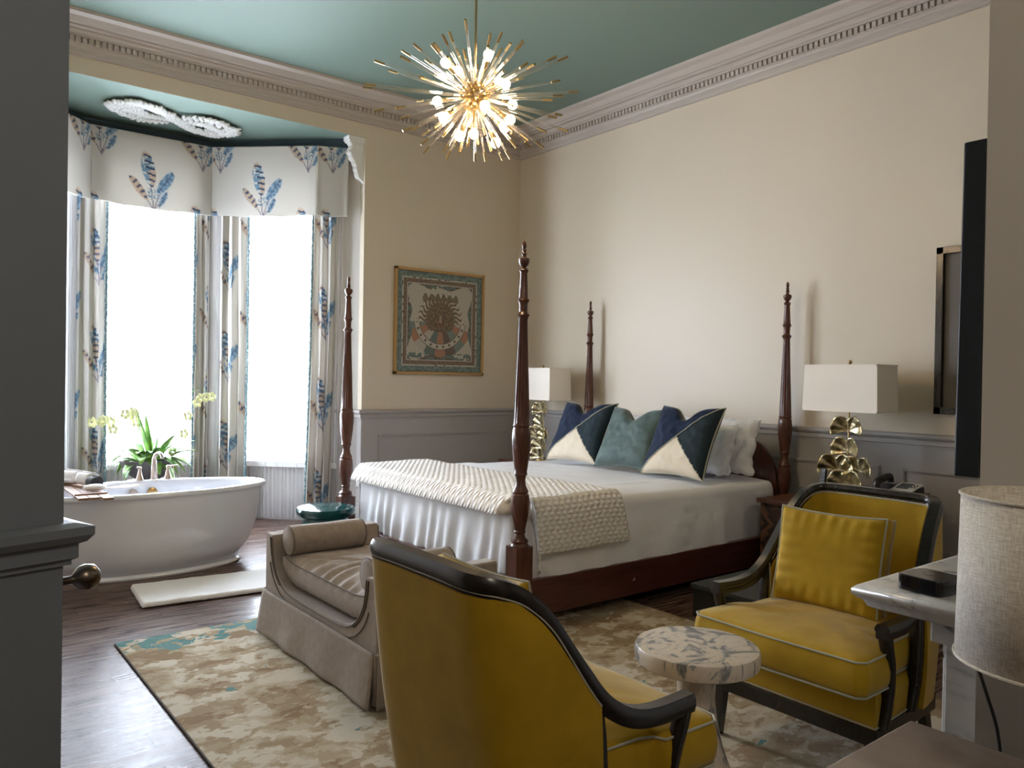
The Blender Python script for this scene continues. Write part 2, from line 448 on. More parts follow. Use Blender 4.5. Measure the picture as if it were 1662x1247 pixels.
# walls run so that +local y points outwards
Z0W, Z1W = .56, 3.3
holes = {}
bays = [('wall_bay_right', R1, R0, (.25, 1.24, Z0W, Z1W)), ('wall_bay_centre', L1, R1, (.10, 1.04, Z0W, Z1W)), ('wall_bay_left', L0, L1, (.27, 1.26, Z0W, Z1W))]
for k, (nm, a, b, hole) in enumerate(bays):
    bm = B(); M, L = seg_wall(bm, a, b, .12, 0, 3.75, hole); struct(nm, bm, BAYW)
    h0, h1, z0, z1 = hole
    # window: casing, sashes, glass
    w = B(); e = .09
    for x0, x1, q0, q1 in ((h0 - e, h0, z0 - .04, z1 + e), (h1, h1 + e, z0 - .04, z1 + e), (h0, h1, z1, z1 + e)):
        box(w, x0, x1, -.025, .02, q0, q1, M); 
        if x1 - x0 < .2: box(w, x0 + .02, x0 + .035, -.04, 0, q0, q1, M); box(w, x1 - .035, x1 - .02, -.04, 0, q0, q1, M)
    win = struct('window_%d' % (k + 1), w, WHITE)
    s = B(); box(s, h0 - e, h1 + e, -.06, .06, z0 - .05, z0, M); obj('window_sill', s, WHITE, win, smooth=False)
    f = B(); zm = (z0 + z1) / 2
    for q0, q1, yy in ((z0, zm + .03, .03), (zm - .03, z1, .06)):
        box(f, h0, h0 + .05, yy, yy + .03, q0, q1, M); box(f, h1 - .05, h1, yy, yy + .03, q0, q1, M)
        box(f, h0, h1, yy, yy + .03, q0, q0 + .05, M); box(f, h0, h1, yy, yy + .03, q1 - .05, q1, M)
    obj('sash_frame', f, WHITE, win, smooth=False)
    gl = B(); box(gl, h0 + .04, h1 - .04, .044, .048, z0 + .04, z1 - .04, M); obj('window_glass', gl, GLASS, win, smooth=False)
    # daylight portal just outside the opening
    pl = bpy.data.lights.new('daylight_portal', 'AREA'); pl.shape = 'RECTANGLE'; pl.size = h1 - h0; pl.size_y = z1 - z0
    pl.cycles.is_portal = True
    po = bpy.data.objects.new('daylight_portal', pl); COL.objects.link(po)
    out = (M.to_3x3() @ Vector((0, 1, 0)))
    po.matrix_world = Matrix.Translation(M @ Vector(((h0 + h1) / 2, .14, (z0 + z1) / 2))) @ (-out).to_track_quat('-Z', 'Z').to_matrix().to_4x4()

# chair rail, wainscot panels, baseboards
RAILP = [(0, .985), (.012, .985), (.012, .995), (.022, 1.0), (.022, 1.03), (.034, 1.035), (.045, 1.05), (.045, 1.068), (.018, 1.075), (0, 1.075)]
BASEP = [(0, 0), (.022, 0), (.022, .16), (.016, .175), (.012, .2), (0, .205)]
def mould(bm, p0, p1, prof, m0=0., m1=0.):
    """extrude wall profile (offset into the room, z) from p0 to p1; room side is to the right of p0->p1; m0/m1 mitre slopes"""
    p0 = Vector((*p0, 0)); p1 = Vector((*p1, 0)); d = (p1 - p0).normalized(); n = Vector((d.y, -d.x, 0))
    A = [bm.verts.new(p0 + n * o + d * (o * m0) + Vector((0, 0, z))) for o, z in prof]
    Bv = [bm.verts.new(p1 + n * o - d * (o * m1) + Vector((0, 0, z))) for o, z in prof]
    k = len(prof)
    for i in range(k): bm.faces.new((A[i], A[(i + 1) % k], Bv[(i + 1) % k], Bv[i]))
    bm.faces.new(A); bm.faces.new(Bv[::-1])
def panel(bm, p0, p1, a, b, z0, z1):
    p0 = Vector((*p0, 0)); p1 = Vector((*p1, 0)); d = (p1 - p0).normalized(); n = Vector((d.y, -d.x, 0))
    M = Matrix(((d.x, n.x, 0, p0.x), (d.y, n.y, 0, p0.y), (0, 0, 1, 0), (0, 0, 0, 1)))
    w = .022
    for x0, x1, q0, q1 in ((a, a + w, z0, z1), (b - w, b, z0, z1), (a + w, b - w, z0, z0 + w), (a + w, b - w, z1 - w, z1)):
        box(bm, x0, x1, 0, .016, q0, q1, M)
        box(bm, x0 + .007, x1 - .007, .016, .021, q0 + (.007 if q1 - q0 < .1 else 0), q1 - (.007 if q1 - q0 < .1 else 0), M)
def skin(bm, p0, p1):
    p0 = Vector((*p0, 0)); p1 = Vector((*p1, 0)); d = (p1 - p0).normalized(); n = Vector((d.y, -d.x, 0)); L = (p1 - p0).length
    M = Matrix(((d.x, n.x, 0, p0.x), (d.y, n.y, 0, p0.y), (0, 0, 1, 0), (0, 0, 0, 1)))
    box(bm, 0, L, 0, .004, 0, .985, M)
TR = [0]
def trim():
    TR[0] += 1; return 'trim_%d' % TR[0]
def wains(nm, p0, p1, pans, m0=0, m1=0):
    bm = B(); skin(bm, p0, p1); struct(trim(), bm, WAIN)
    bm = B(); mould(bm, p0, p1, RAILP, m0, m1); struct(trim(), bm, WAIN)
    bm = B(); mould(bm, p0, p1, BASEP, m0, m1); struct('baseboard_' + nm, bm, WAIN)
    for a, b in pans:
        bm = B(); panel(bm, p0, p1, a, b, .30, .835); struct(trim(), bm, WAIN)
wains('back', (-1.88, 0), (0, 0), [(.18, 1.74)], -1, 1)
wains('right', (0, 0), (0, -6.6), [(.14, 1.6), (1.75, 2.3), (2.45, 4.04), (4.19, 5.9)], 1, 0)
wains('bay_right', (-2.06, .26), (-1.88, .08), [])
wains('bay_jamb', (-1.88, .08), (-1.88, 0), [], 0, -1)
for nm, a, b, hole in bays:
    bm = B(); mould(bm, a, b, BASEP); struct('baseboard_' + nm[5:], bm, WAIN)

# crown cornice with dentils, mitred in the corner
CP = [(0, ZC), (.022, ZC), (.022, ZC + .012), (.03, ZC + .02), (.03, ZC + .05), (.042, ZC + .056), (.048, ZC + .066), (.048, ZC + .078),
      (.055, ZC + .08), (.055, ZC + .125), (.085, ZC + .125), (.085, ZC + .138), (.10, ZC + .142), (.112, ZC + .155), (.114, ZC + .17), (.15, ZC + .172), (.15, ZC + .186),
      (.17, ZC + .19), (.185, ZC + .205), (.205, ZC + .225), (.235, ZC + .236), (.245, ZC + .24), (.25, H), (0, H)]
def cornice(nm, p0, p1, m0, m1):
    bm = B(); mould(bm, p0, p1, CP, m0, m1)
    a = Vector((*p0, 0)); b = Vector((*p1, 0)); d = (b - a).normalized(); n = Vector((d.y, -d.x, 0)); L = (b - a).length
    M = Matrix(((d.x, n.x, 0, a.x), (d.y, n.y, 0, a.y), (0, 0, 1, 0), (0, 0, 0, 1)))
    k = int(L / .043)
    for i in range(2, k - 1): box(bm, i * .043, i * .043 + .027, .05, .077, ZC + .084, ZC + .122, M)
    struct(trim(), bm, CORN)
cornice('cornice_back', (-6.6 + 1, 0), (0, 0), 1, 1)
cornice('cornice_right', (0, 0), (0, -6.6), 1, 1)
cornice('cornice_left', (-5.6, -4.62), (-5.6, 0), 0, 1)
cornice('cornice_chimney', (-1.9, -6.05), (-3.63, -6.05), 0, -1)
# dark door pier at the left of the picture, rail wrapping round it
TH = radians(14.5)
dx = Vector((cos(TH), sin(TH), 0)); nx = Vector((-sin(TH), cos(TH), 0))
PC = Vector((-5.065, -4.80, 0))
MP = Matrix(((dx.x, nx.x, 0, PC.x), (dx.y, nx.y, 0, PC.y), (0, 0, 1, 0), (0, 0, 0, 1)))
bm = B(); box(bm, -1.75, 0, 0, .16, 0, H, MP); struct('wall_entry', bm, DOORP)
def w2(x, y): q = MP @ Vector((x, y, 0)); return (q.x, q.y)
bm = B(); mould(bm, w2(-1.75, 0), w2(0, 0), RAILP, 0, -1); mould(bm, w2(0, 0), w2(0, .16), RAILP, -1, 0); struct(trim(), bm, DOORP)
bm = B(); box(bm, -1.75, -.002, -.004, 0, 0, .985, MP); struct(trim(), bm, DOORP)
# jib door panel on the side of the pier with its knob
bm = B(); box(bm, -.03, .004, .012, .158, .01, .98, MP); dr = struct('door_1', bm, DOORP)
bm = B()
lathe(bm, [(.024, 0), (.024, .006), (.009, .008), (.009, .028), (.013, .032), (.026, .04), (.030, .052), (.027, .064), (.014, .072), (0, .074)], 20,
      MP @ Matrix.Translation((.003, .055, .935)) @ Matrix.Rotation(pi / 2, 4, 'Y') @ Matrix.Diagonal((1, 1, 1.35, 1)))
obj('door_knob', bm, BRONZ, dr)

# ------------------------------------------------------------------ bay: plaster rosette, corbel, valance, curtains, sheers
c0 = Vector((-3.44, .54, 3.644))
root = thing('ceiling_rosette', 'white carved plaster rosette of scrolling leaves on the bay ceiling', 'ceiling ornament', c0)
def leafband(P, wid, seed):
    P = catmull(P, 14); n = len(P); bm = B(); rq = random.Random(seed)
    def leaf(p, ang, L, W, up):
        M = Matrix.Translation(p) @ Matrix.Rotation(ang, 4, 'Z'); cu = rq.uniform(-4, 4)
        def f(u, v):
            a = (v - .5) * 2
            w = W * (u * (1.02 - u) * 4) ** .55 * (1 + .20 * abs(sin(u * 13))) if 0 < u < 1 else .001
            return M @ Vector((L * u - .006 * abs(a), a * w + cu * (L * u) ** 2, -.012 - up * sin(pi * u * .8 + .3) * (1 - .75 * abs(a) ** 1.3) - .006 * abs(sin(u * 13)) * abs(a)))
        grid(bm, 13, 7, f)
    K = int((P[-1] - P[0]).length / .020) + 7
    for q in range(K):
        k = (q + .5) / K * (n - 1.01); i = int(k); p = P[i].lerp(P[i + 1], k - i); t = P[i + 1] - P[i]; ta = atan2(t.y, t.x)
        w_ = wid * sin(pi * min(.97, max(.06, k / (n - 1)))) ** .4
        for sd in (-1, 1):
            leaf(p + Vector((0, 0, -.002 * (q % 3))), ta + sd * rq.uniform(.6, 1.1), w_ * rq.uniform(.95, 1.25), w_ * .26, .036)
        leaf(p + Vector((0, 0, -.008)), ta + rq.uniform(-.25, .25), w_ * .95, w_ * .22, .030)
    return bm
for sg in (1, -1):
    for P_, wd, sd in (([(.02, -.05), (.16, -.10), (.32, -.085), (.47, -.02), (.50, .05), (.42, .09), (.30, .06)], .085, 2), ([(-.10, -.03), (.06, .045), (.2, .10), (.34, .135), (.44, .13)], .07, 5), ([(.04, .0), (.2, -.02), (.36, .015), (.42, .03)], .07, 7)):
        o = obj('leaf_scroll', leafband([(sg * x, sg * y * 1.75, 0) for x, y in P_], wd, sd + sg), PLAS, root, ang=180); solid(o, .005)

bm = B()
sil = catmull([(0, 3.645, 0), (-.13, 3.645, 0), (-.15, 3.60, 0), (-.125, 3.56, 0), (-.14, 3.50, 0), (-.115, 3.44, 0), (-.08, 3.39, 0), (-.07, 3.33, 0), (-.05, 3.27, 0), (-.012, 3.24, 0), (0, 3.22, 0)], 4)
prism(bm, [(-1.88 + p.x * .92, p.y) for p in sil], .028, .10, 'y')
prism(bm, [(-1.88 + p.x, p.y) for p in sil], .035, .093, 'y')
root = thing('corbel_bracket', 'white scrolled plaster corbel under the header at the right jamb of the bay', 'corbel', (0, 0, 0))
obj('scroll_body', bm, PLAS, root, smooth=False)
bm = B(); box(bm, -2.045, -1.88, .008, .12, 3.605, 3.648); box(bm, -2.035, -1.88, .014, .114, 3.59, 3.605); obj('cap', bm, PLAS, root, smooth=False)
bm = B(); CL = catmull([(-.145, 3.60, 0), (-.122, 3.55, 0), (-.138, 3.50, 0), (-.112, 3.44, 0), (-.078, 3.38, 0), (-.068, 3.33, 0), (-.045, 3.26, 0)], 8)
def f(u, v):
    k = u * (len(CL) - 1); i = min(len(CL) - 2, int(k)); p = CL[i].lerp(CL[i + 1], k - i); a = (v - .5) * 2
    return (-1.882 + p.x - .012 * abs(sin(u * 22)) * (1 - a * a) - .006 * cos(a * 9), .064 + a * (.030 + .010 * abs(sin(u * 22))), p.y)
grid(bm, 60, 13, f); solid_ = True
obj('acanthus_leaf', bm, PLAS, root)
bm = B()
lathe(bm, [(.022, 0), (.022, .006), (.014, .006), (.014, .003), (0, .003)], 20, Matrix.Translation((-1.935, .028, 3.55)) @ Matrix.Rotation(pi / 2, 4, 'X'))
obj('side_roundel', bm, PLAS, root)

# poly path sampler
def path2(P, dens):
    out = []; s = 0.
    for a, b in zip(P, P[1:]):
        a = Vector(a); b = Vector(b); L = (b - a).length; k = max(1, int(L / dens)); d = (b - a) / L; n = Vector((d.y, -d.x))
        for i in range(k): out.append((a + d * (L * i / k), n, s + L * i / k))
        s += L
    out.append((Vector(P[-1]), n, s)); return out, s
VC = (-3.52)
VP = [(-2.0, .10), (-2.26, .22), (-3.0, .935), (-4.04, .935), (-4.78, .22), (-5.04, .10)][::-1]
pth, LV = path2(VP, .009)
segs = []; s = 0
for a, b in zip(VP, VP[1:]): L = (Vector(b) - Vector(a)).length; segs.append((s, s + L)); s += L
bm = B(); nv = 74; data = []
zt, zb = 3.545, 2.895
prev = None; L_ = []
for p, n, s in pth:
    for si, (a, b) in enumerate(segs):
        if a <= s <= b + 1e-6: t = (s - a) / (b - a); mid = (a + b) / 2; k = si; break
    colv = []
    for j in range(nv):
        v_ = j / (nv - 1); z = zt + (zb - zt) * v_
        sag = .012 * sin(pi * t) * v_ + .004 * sin(s * 17) * v_
        q = p + n * (.012 * v_ + .008 * sin(s * 9 + 1) * v_ + .01 * v_ * exp(-((min(t, 1 - t)) * (b - a) / .03) ** 2))
        vv = bm.verts.new((q.x, q.y, z - sag)); colv.append(vv); L_.append((s - mid + (.43 if k in (0, 4) else 0), (z - zb) + .03))
    if prev:
        for j in range(nv - 1): bm.faces.new((prev[j], colv[j], colv[j + 1], prev[j + 1]))
    prev = colv
root = thing('window_valance', 'cream feather print valance boxed round the top of the bay window', 'valance', (0, 0, 0))
o = obj('valance_panel', bm, PRINT, root, ang=180); paint_verts(o, lambda i: feather_col(*L_[i])); solid(o, .012)
bm = B(); prism(bm, [VP[1], VP[2], VP[3], VP[4], (-2.13, .30), (-2.97, 1.12), (-4.07, 1.12), (-4.91, .30)], 3.50, 3.525)
obj('mounting_board', bm, WHITE, root, smooth=False)
DKB = paint('valance_gap_shade', (.05, .085, .12), .5)  # shadow of the gap above the valance, put into a dark blue band
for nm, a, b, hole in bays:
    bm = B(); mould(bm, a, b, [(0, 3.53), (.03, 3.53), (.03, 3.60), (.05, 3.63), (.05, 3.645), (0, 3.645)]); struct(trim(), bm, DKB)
# pleat seams
for (x, y) in VP[1:-1]: bm = B(); tube(bm, [(x, y - .010, zt), (x, y - .022, zb)], .003, 6); obj('pleat_seam', bm, CREAM, root)

def curtain(p0, p1, label, u0, trim, topz=3.4, flare=0., folds=4, amp=.04, name='curtain', bots=(0, 0)):
    """gathered drape from p0 to p1 (plan), cloth twice as wide"""
    a = Vector(p0); b = Vector(p1); d = (b - a); W = d.length; d.normalize(); n = Vector((d.y, -d.x))
    if n.y > 0: n = -n
    nu = 30 * folds; nz = 190; bm = B(); C = []
    def f(u, v):
        z = topz + (.02 - topz) * v
        ph = u * folds * 2 * pi
        A = amp * (.75 + .35 * v) * (1 + .25 * sin(u * 9 + 2))
        off = A * sin(ph + .5 * sin(v * 3 + u * 4)) + .006 * sin(v * 7 + u * 20)
        sh = .25 * A * sin(2 * ph)
        x = a + d * (W * u + sh + flare * v * v * (u - .5) * 2 * .5 + bots[0] * v * v) + n * (off + bots[1] * v * v)
        C.append((u * W * 1.9 + u0, z * 1.0))
        return (x.x, x.y, z)
    grid(bm, nu, nz, f)
    root = thing(name, label, 'curtain', (a.x, a.y, 0))
    bmesh.ops.translate(bm, verts=bm.verts, vec=(-a.x, -a.y, 0))
    o = obj('curtain_panel', bm, PRINT, root, ang=180)
    paint_verts(o, lambda i: feather_col(*C[i])); solid(o, .004)
    t = B(); uu = 0 if trim == 0 else 1
    pts = []
    for j in range(nz):
        q = f(uu, j / (nz - 1)); pts.append(Vector(q))
    pts = [p - Vector((a.x, a.y, 0)) for p in pts]
    def g(u, v):
        q = pts[min(nz - 1, int(v * (nz - 1)))]; s = (-1 if trim == 0 else 1)
        q2 = q + Vector((d.x, d.y, 0)) * ((u - .5) * .022 + .002 * sin(v * 260)) + Vector((n.x, n.y, 0)) * .012
        return q2
    grid(t, 3, nz, g); o = obj('braid_trim', t, TRIM, root, ang=180); solid(o, .006)
    return root
TRIM = mat('teal_braid_trim', (.06, .16, .19), .8)
lk(TRIM, ramp(TRIM, noi(TRIM, coords(TRIM), 60, 1), [(.5, (.10, .18, .20)), (.56, (.30, .36, .36))], 'CONSTANT'), bs(TRIM).inputs['Base Color'])
curtain((-4.12, 1.02), (-3.88, 1.02), 'feather print curtain beside the tub tray, between the centre and far-left bay windows', .1, 1, folds=3, amp=.03)
curtain((-3.13, 1.02), (-3.0, 1.01), 'feather print curtain behind the orchid sprays, edging the centre bay window', .55, 0, folds=3, amp=.028)
curtain((-2.90, .93), (-2.71, .74), 'feather print curtain in the bay corner, edging the window nearest the picture', .30, 1, folds=3, amp=.028)
curtain((-2.25, .30), (-2.07, .16), 'feather print curtain nearest the framed print, below the corbel', .62, 0, folds=3, amp=.028, bots=(-.05, 0))
curtain((-4.9, .20), (-4.62, .50), 'feather print curtain at the bay end furthest from the bed, behind the dark pier', .2, 1, folds=4)
def sheer(p0, p1, label, name='sheer_curtain'):
    a = Vector(p0); b = Vector(p1); d = b - a; W = d.length; d.normalize(); n = Vector((d.y, -d.x))
    k = int(W * 26); bm = B()
    def f(u, v):
        z = 3.42 - v * 3.4; ph = u * k * 2 * pi
        off = .010 * sin(ph) * (.6 + .5 * v) + .006 * sin(ph * .37 + 1.2 + v) 
        x = a + d * (W * u + .003 * sin(ph * .5 + v * 4)) + n * off
        return (x.x, x.y, z)
    grid(bm, k * 8, 12, f); o = obj(name, bm, SHEER, None, ang=180); tag(o, label, 'sheer curtain'); return o
sheer((-4.06, 1.085), (-2.98, 1.085), 'white sheer voile across the centre bay window behind the tub')
sheer((-2.91, 1.045), (-2.02, .155), 'white sheer voile across the bay window nearest the bed')
sheer((-5.02, .12), (-4.1, 1.04), 'white sheer voile across the bay window furthest from the bed')

# ------------------------------------------------------------------ bathtub
TC = (-3.93, -.72)
root = thing('bathtub', 'white oval freestanding bathtub standing in the bay', 'bathtub', (*TC, 0))
a_, b_ = .84, .39
def ell(sx, sy, z, n=72): return [(sx * a_ * cos(2 * pi * i / n), sy * b_ * sin(2 * pi * i / n), z) for i in range(n)]
bm = B(); rings = []
for sx, sy, z in ((.73, .75, .03), (.77, .80, .04), (.86, .88, .14), (.92, .93, .28), (.95, .955, .42), (.965, .972, .52), (.97, .977, .545), (.975, .98, .548), (1.0, 1.0, .552), (1.005, 1.01, .565), (1.0, 1.0, .578), (.985, .975, .585), (.93, .87, .583), (.90, .83, .565), (.87, .80, .50), (.80, .72, .30), (.72, .62, .18), (.55, .45, .15)):
    rings.append([bm.verts.new(p) for p in ell(sx, sy, z)])
for A_, C_ in zip(rings, rings[1:]):
    for i in range(72): bm.faces.new((A_[i], A_[(i + 1) % 72], C_[(i + 1) % 72], C_[i]))
bm.faces.new(rings[0]); bm.faces.new(rings[-1])
# flat faucet deck swelling at the back
obj('tub_shell', bm, PORC, root, ang=60)
bm = B(); rings = [[bm.verts.new(p) for p in ell(s1, s2, z)] for s1, s2, z in ((.78, .82, 0), (.79, .83, .012), (.78, .82, .02), (.74, .77, .035))]
for A_, C_ in zip(rings, rings[1:]):
    for i in range(72): bm.faces.new((A_[i], A_[(i + 1) % 72], C_[(i + 1) % 72], C_[i]))
bm.faces.new(rings[0]); bm.faces.new(rings[-1]); obj('tub_plinth', bm, PORC, root)
bm = B(); lathe(bm, [(.035, 0), (.035, .006), (.028, .009), (0, .009)], 24, Matrix.Translation((.10, .285, .50)) @ Matrix.Rotation(radians(80), 4, 'X'))
obj('overflow_cover', bm, BRASS, root)
bm = B(); lathe(bm, [(.03, 0), (.03, .006), (.022, .007), (.02, .004), (0, .004)], 24, Matrix.Translation((-.03, .287, .50)) @ Matrix.Rotation(radians(80), 4, 'X'))
obj('air_control', bm, NICK, root)
# deck mounted faucet set
fr = thing('bath_faucet', 'brushed nickel deck faucet with two lever handles on the back rim of the tub', 'faucet', (-3.80, -.36, .580))
bm = B(); pts = catmull([(0, 0, 0), (0, 0, .10), (0, -.004, .17), (.015, -.03, .205), (.03, -.07, .20), (.035, -.10, .175)], 6)
rr = [.026 - .014 * min(1, i / 14) + (.002 if i > 20 else 0) for i in range(len(pts))]; tube(bm, pts, rr, 14)
lathe(bm, [(.032, 0), (.032, .008), (.027, .012)], 18); obj('spout', bm, NICK, fr)
for s in (-.1, .1):
    bm = B(); lathe(bm, [(.029, 0), (.029, .006), (.02, .03), (.011, .07), (.010, .09), (.014, .095), (.012, .105), (0, .108)], 18, Matrix.Translation((s, .005, 0)))
    h = obj('handle_base', bm, NICK, fr)
    bm = B(); tube(bm, [(s, .005, .098), (s + (.07 if s > 0 else -.02), .0, .105)], [.007, .005], 10); obj('lever', bm, NICK, h)

# tray with towels
tr = thing('bath_tray', 'wooden bath tray laid across one end of the tub under the towels', 'tray', (-4.35, -.76, .588), radians(0))
for x in (-.065, 0.0, .065):
    bm = B(); box(bm, x - .03, x + .03, -.5 if x > 0 else -.44, .44, 0, .014); bevel(obj('slat', bm, TRAYW, tr, smooth=False), .003)
for y in (-.3, .3):
    bm = B(); box(bm, -.095, .095, y - .015, y + .015, .014, .024); bevel(obj('crossbar', bm, TRAYW, tr, smooth=False), .003)
def towel(p, r, L, ang, m, label):
    bm = B(); n = 60
    pts = []
    for i in range(n):
        t = i / (n - 1); a = t * 3.2 * 2 * pi; q = r * (.18 + .82 * t); pts.append((q * cos(a), q * sin(a)))
    def f(u, v): i = u * (n - 1); p_ = pts[int(round(i))]; return (p_[0], (v - .5) * L * (1 + .04 * sin(u * 15)), p_[1])
    grid(bm, n, 6, f)
    o = obj('rolled_towel', bm, m); solid(o, .009); o.location = p; o.rotation_euler = (0, 0, ang); tag(o, label, 'towel'); return o
towel((-4.37, -.50, .658), .048, .15, .5, TOWL, 'white rolled towel on the tray end nearest the window')
towel((-4.31, -.66, .658), .046, .15, .3, TOWL, 'white rolled towel in the middle of the bath tray')
towel((-4.29, -.80, .652), .038, .11, .2, TOWD, 'charcoal rolled towel on the bath tray')
bm = B(); ball(bm, (0, 0, 0), .055, 20, 12, 1.3, 1.0, .42); 
for v_ in bm.verts: v_.co += v_.normal * .006 * ns(v_.co.x * 40, v_.co.y * 40)
o = obj('folded_washcloth', bm, TOWL); o.location = (-4.31, -.95, .632); tag(o, 'small flat crumpled white washcloth on the bath tray', 'washcloth')

# planter with orchid behind the tub on a small stand
bm = B(); 
st_ = thing('plant_stand', 'small dark plant stand behind the tub', 'plant stand', (-3.70, .22, 0))
lathe(bm, [(.17, .48), (.17, .504), (0, .504)], 24); obj('stand_top', bm, EBON, st_)
for i in range(3):
    bm = B(); a = i * 2.1 + .4; tube(bm, [(.13 * cos(a), .13 * sin(a), .479), (.16 * cos(a), .16 * sin(a), 0.0)], .012, 8); obj('leg', bm, EBON, st_)
pb = thing('orchid_planter', 'wide stone bowl of green orchids and leaves behind the faucet', 'planter', (-3.70, .22, .506))
bm = B(); lathe(bm, [(.07, 0), (.09, .01), (.15, .05), (.205, .12), (.225, .17), (.215, .175), (.195, .13), (0, .12)], 32, squash=.75); obj('bowl', bm, STONEB, pb)
bm = B(); rnd = random.Random(5)
def blade(bm, base, ang, L, W, rise, droop, n=10):
    d = Vector((cos(ang), sin(ang), 0)); s = Vector((-d.y, d.x, 0))
    def f(u, v):
        w = W * (sin(pi * min(1, u ** .8 * .98 + .02)) ** .7) + .001
        p = Vector(base) + d * (L * u * (1 - .15 * u)) + Vector((0, 0, rise * u - droop * u * u)) + s * (w * (v - .5) * 2) + Vector((0, 0, abs(v - .5) * w * .6))
        return p
    grid(bm, n, 5, f)
for i in range(46):
    a = rnd.uniform(0, 2 * pi); blade(bm, (.06 * cos(a), .05 * sin(a), .13), a, rnd.uniform(.20, .40), rnd.uniform(.026, .048), rnd.uniform(.12, .40), rnd.uniform(.10, .30))
for i in range(6):
    a = rnd.uniform(0, 2 * pi); blade(bm, (.02, .0, .13), a, rnd.uniform(.06, .16), .028, rnd.uniform(.30, .46), .02)
o = obj('foliage', bm, GREEN, pb, ang=180); solid(o, .0015)
for k, (x, h, lean) in enumerate(((.08, .62, .34), (-.06, .40, -.30), (-.02, .46, -.14))):
    bm = B(); P = catmull([(x, 0, .13), (x * 1.2 + lean * .3, 0, .13 + h * .5), (x + lean * .8, -.02, .13 + h), (x + lean * 1.15, -.03, .13 + h * .92)], 6)
    tube(bm, P, .003, 6); stm = obj('flower_stem', bm, GREEN, pb)
    r2 = random.Random(k)
    for j in range(9 if k == 0 else 5):
        c = P[-1 - j * 2] + Vector((r2.uniform(-.03, .03), r2.uniform(-.02, .02), -.01 - (.034 * j if k == 0 else .01 * j)))
        bm = B()
        for q in range(5):
            aa = q * 2 * pi / 5 + j; dd = Vector((cos(aa), -.3, sin(aa)))
            ball(bm, (0, 0, 0), .019, 8, 6, .8, 1.15, .2, align(c + dd * .025, Vector((.2 * cos(aa * 3), -1, .3))))
        obj('flower', bm, ORCH, stm)

# bath mat
bm = B(); nx_, ny_ = 90, 56
def f(u, v):
    x = (u - .5) * .92; y = (v - .5) * .50; e = min(.46 - abs(x), .25 - abs(y))
    z = .006 + .022 * min(1, max(0, e) / .012) ** .5 + .002 * ns(x * 60, y * 60) + .0025 * ns(x * 14, y * 14)
    return (x + .004 * ns(y * 40, 3), y + .004 * ns(x * 40, 7), z)
V_ = grid(bm, nx_, ny_, f)
o = obj('bath_mat', bm, MATW, ang=180); o.location = (-3.715, -1.54, .002); o.rotation_euler = (0, 0, radians(-5)); solid(o, .004, 1)
tag(o, 'white plush bath mat on the plank floor in front of the tub', 'bath mat')

# teal garden stool
gs = thing('garden_stool', 'teal glazed ceramic stool between the curtains and the bed', 'stool', (-2.98, -1.62, 0))
bm = B(); lathe(bm, [(.14, 0), (.15, .02), (.175, .10), (.19, .22), (.175, .34), (.15, .40), (.15, .41)], 40); obj('stool_body', bm, TEAL, gs)
bm = B(); lathe(bm, [(.15, .41), (.185, .42), (.20, .435), (.205, .46), (.195, .478), (.16, .487), (0, .49)], 40); obj('stool_top', bm, TEAL, gs)

# ------------------------------------------------------------------ rug
RUG = mat('abstract_wool_rug', (.5, .45, .35), .95, spec=.1)
v = coords(RUG); sp = nd(RUG, 'ShaderNodeSeparateXYZ'); lk(RUG, v, sp.inputs[0])
vs = coords(RUG, (1.0, 1.35, 1))
n1 = noi(RUG, vs, 4.6, 5, .6, .3); n2 = noi(RUG, vs, 2.2, 3, .5, .3)
vo = nd(RUG, 'ShaderNodeTexVoronoi', feature='SMOOTH_F1'); vo.inputs['Scale'].default_value = 9; vo.inputs['Smoothness'].default_value = .2
wv_ = nd(RUG, 'ShaderNodeVectorMath', operation='ADD'); nn = nd(RUG, 'ShaderNodeTexNoise'); nn.inputs['Scale'].default_value = 12; nn.inputs['Detail'].default_value = 3
lk(RUG, vs, nn.inputs['Vector']); sc_ = nd(RUG, 'ShaderNodeVectorMath', operation='SCALE'); sc_.inputs['Scale'].default_value = .30; lk(RUG, nn.outputs['Color'], sc_.inputs[0])
lk(RUG, vs, wv_.inputs[0]); lk(RUG, sc_.outputs[0], wv_.inputs[1]); lk(RUG, wv_.outputs[0], vo.inputs['Vector'])
cell = nd(RUG, 'ShaderNodeSeparateColor'); lk(RUG, vo.outputs['Color'], cell.inputs[0])
fac = mth(RUG, 'ADD', mth(RUG, 'MULTIPLY', n1, .75), mth(RUG, 'MULTIPLY', cell.outputs[0], .28))
# paler towards the centre of the rug design, tan to brown at the rim; the near right's shade is put into the brown too
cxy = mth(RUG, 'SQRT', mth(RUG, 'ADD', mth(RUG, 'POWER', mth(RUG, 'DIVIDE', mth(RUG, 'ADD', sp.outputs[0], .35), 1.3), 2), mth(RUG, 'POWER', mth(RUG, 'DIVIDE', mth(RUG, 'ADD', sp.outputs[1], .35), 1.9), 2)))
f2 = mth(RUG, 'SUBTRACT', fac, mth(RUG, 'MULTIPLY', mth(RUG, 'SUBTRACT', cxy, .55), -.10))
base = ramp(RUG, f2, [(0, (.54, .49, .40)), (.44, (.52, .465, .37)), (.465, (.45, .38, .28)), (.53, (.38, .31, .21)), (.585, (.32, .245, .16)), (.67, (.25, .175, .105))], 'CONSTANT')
ed = mth(RUG, 'MAXIMUM', mth(RUG, 'SUBTRACT', sp.outputs[1], 1.30), mth(RUG, 'SUBTRACT', mth(RUG, 'MULTIPLY', sp.outputs[0], -.7), .95))
tf = mth(RUG, 'ADD', mth(RUG, 'MULTIPLY', cell.outputs[1], .5), mth(RUG, 'ADD', mth(RUG, 'MULTIPLY', ed, .75), mth(RUG, 'MULTIPLY', n2, .55)))
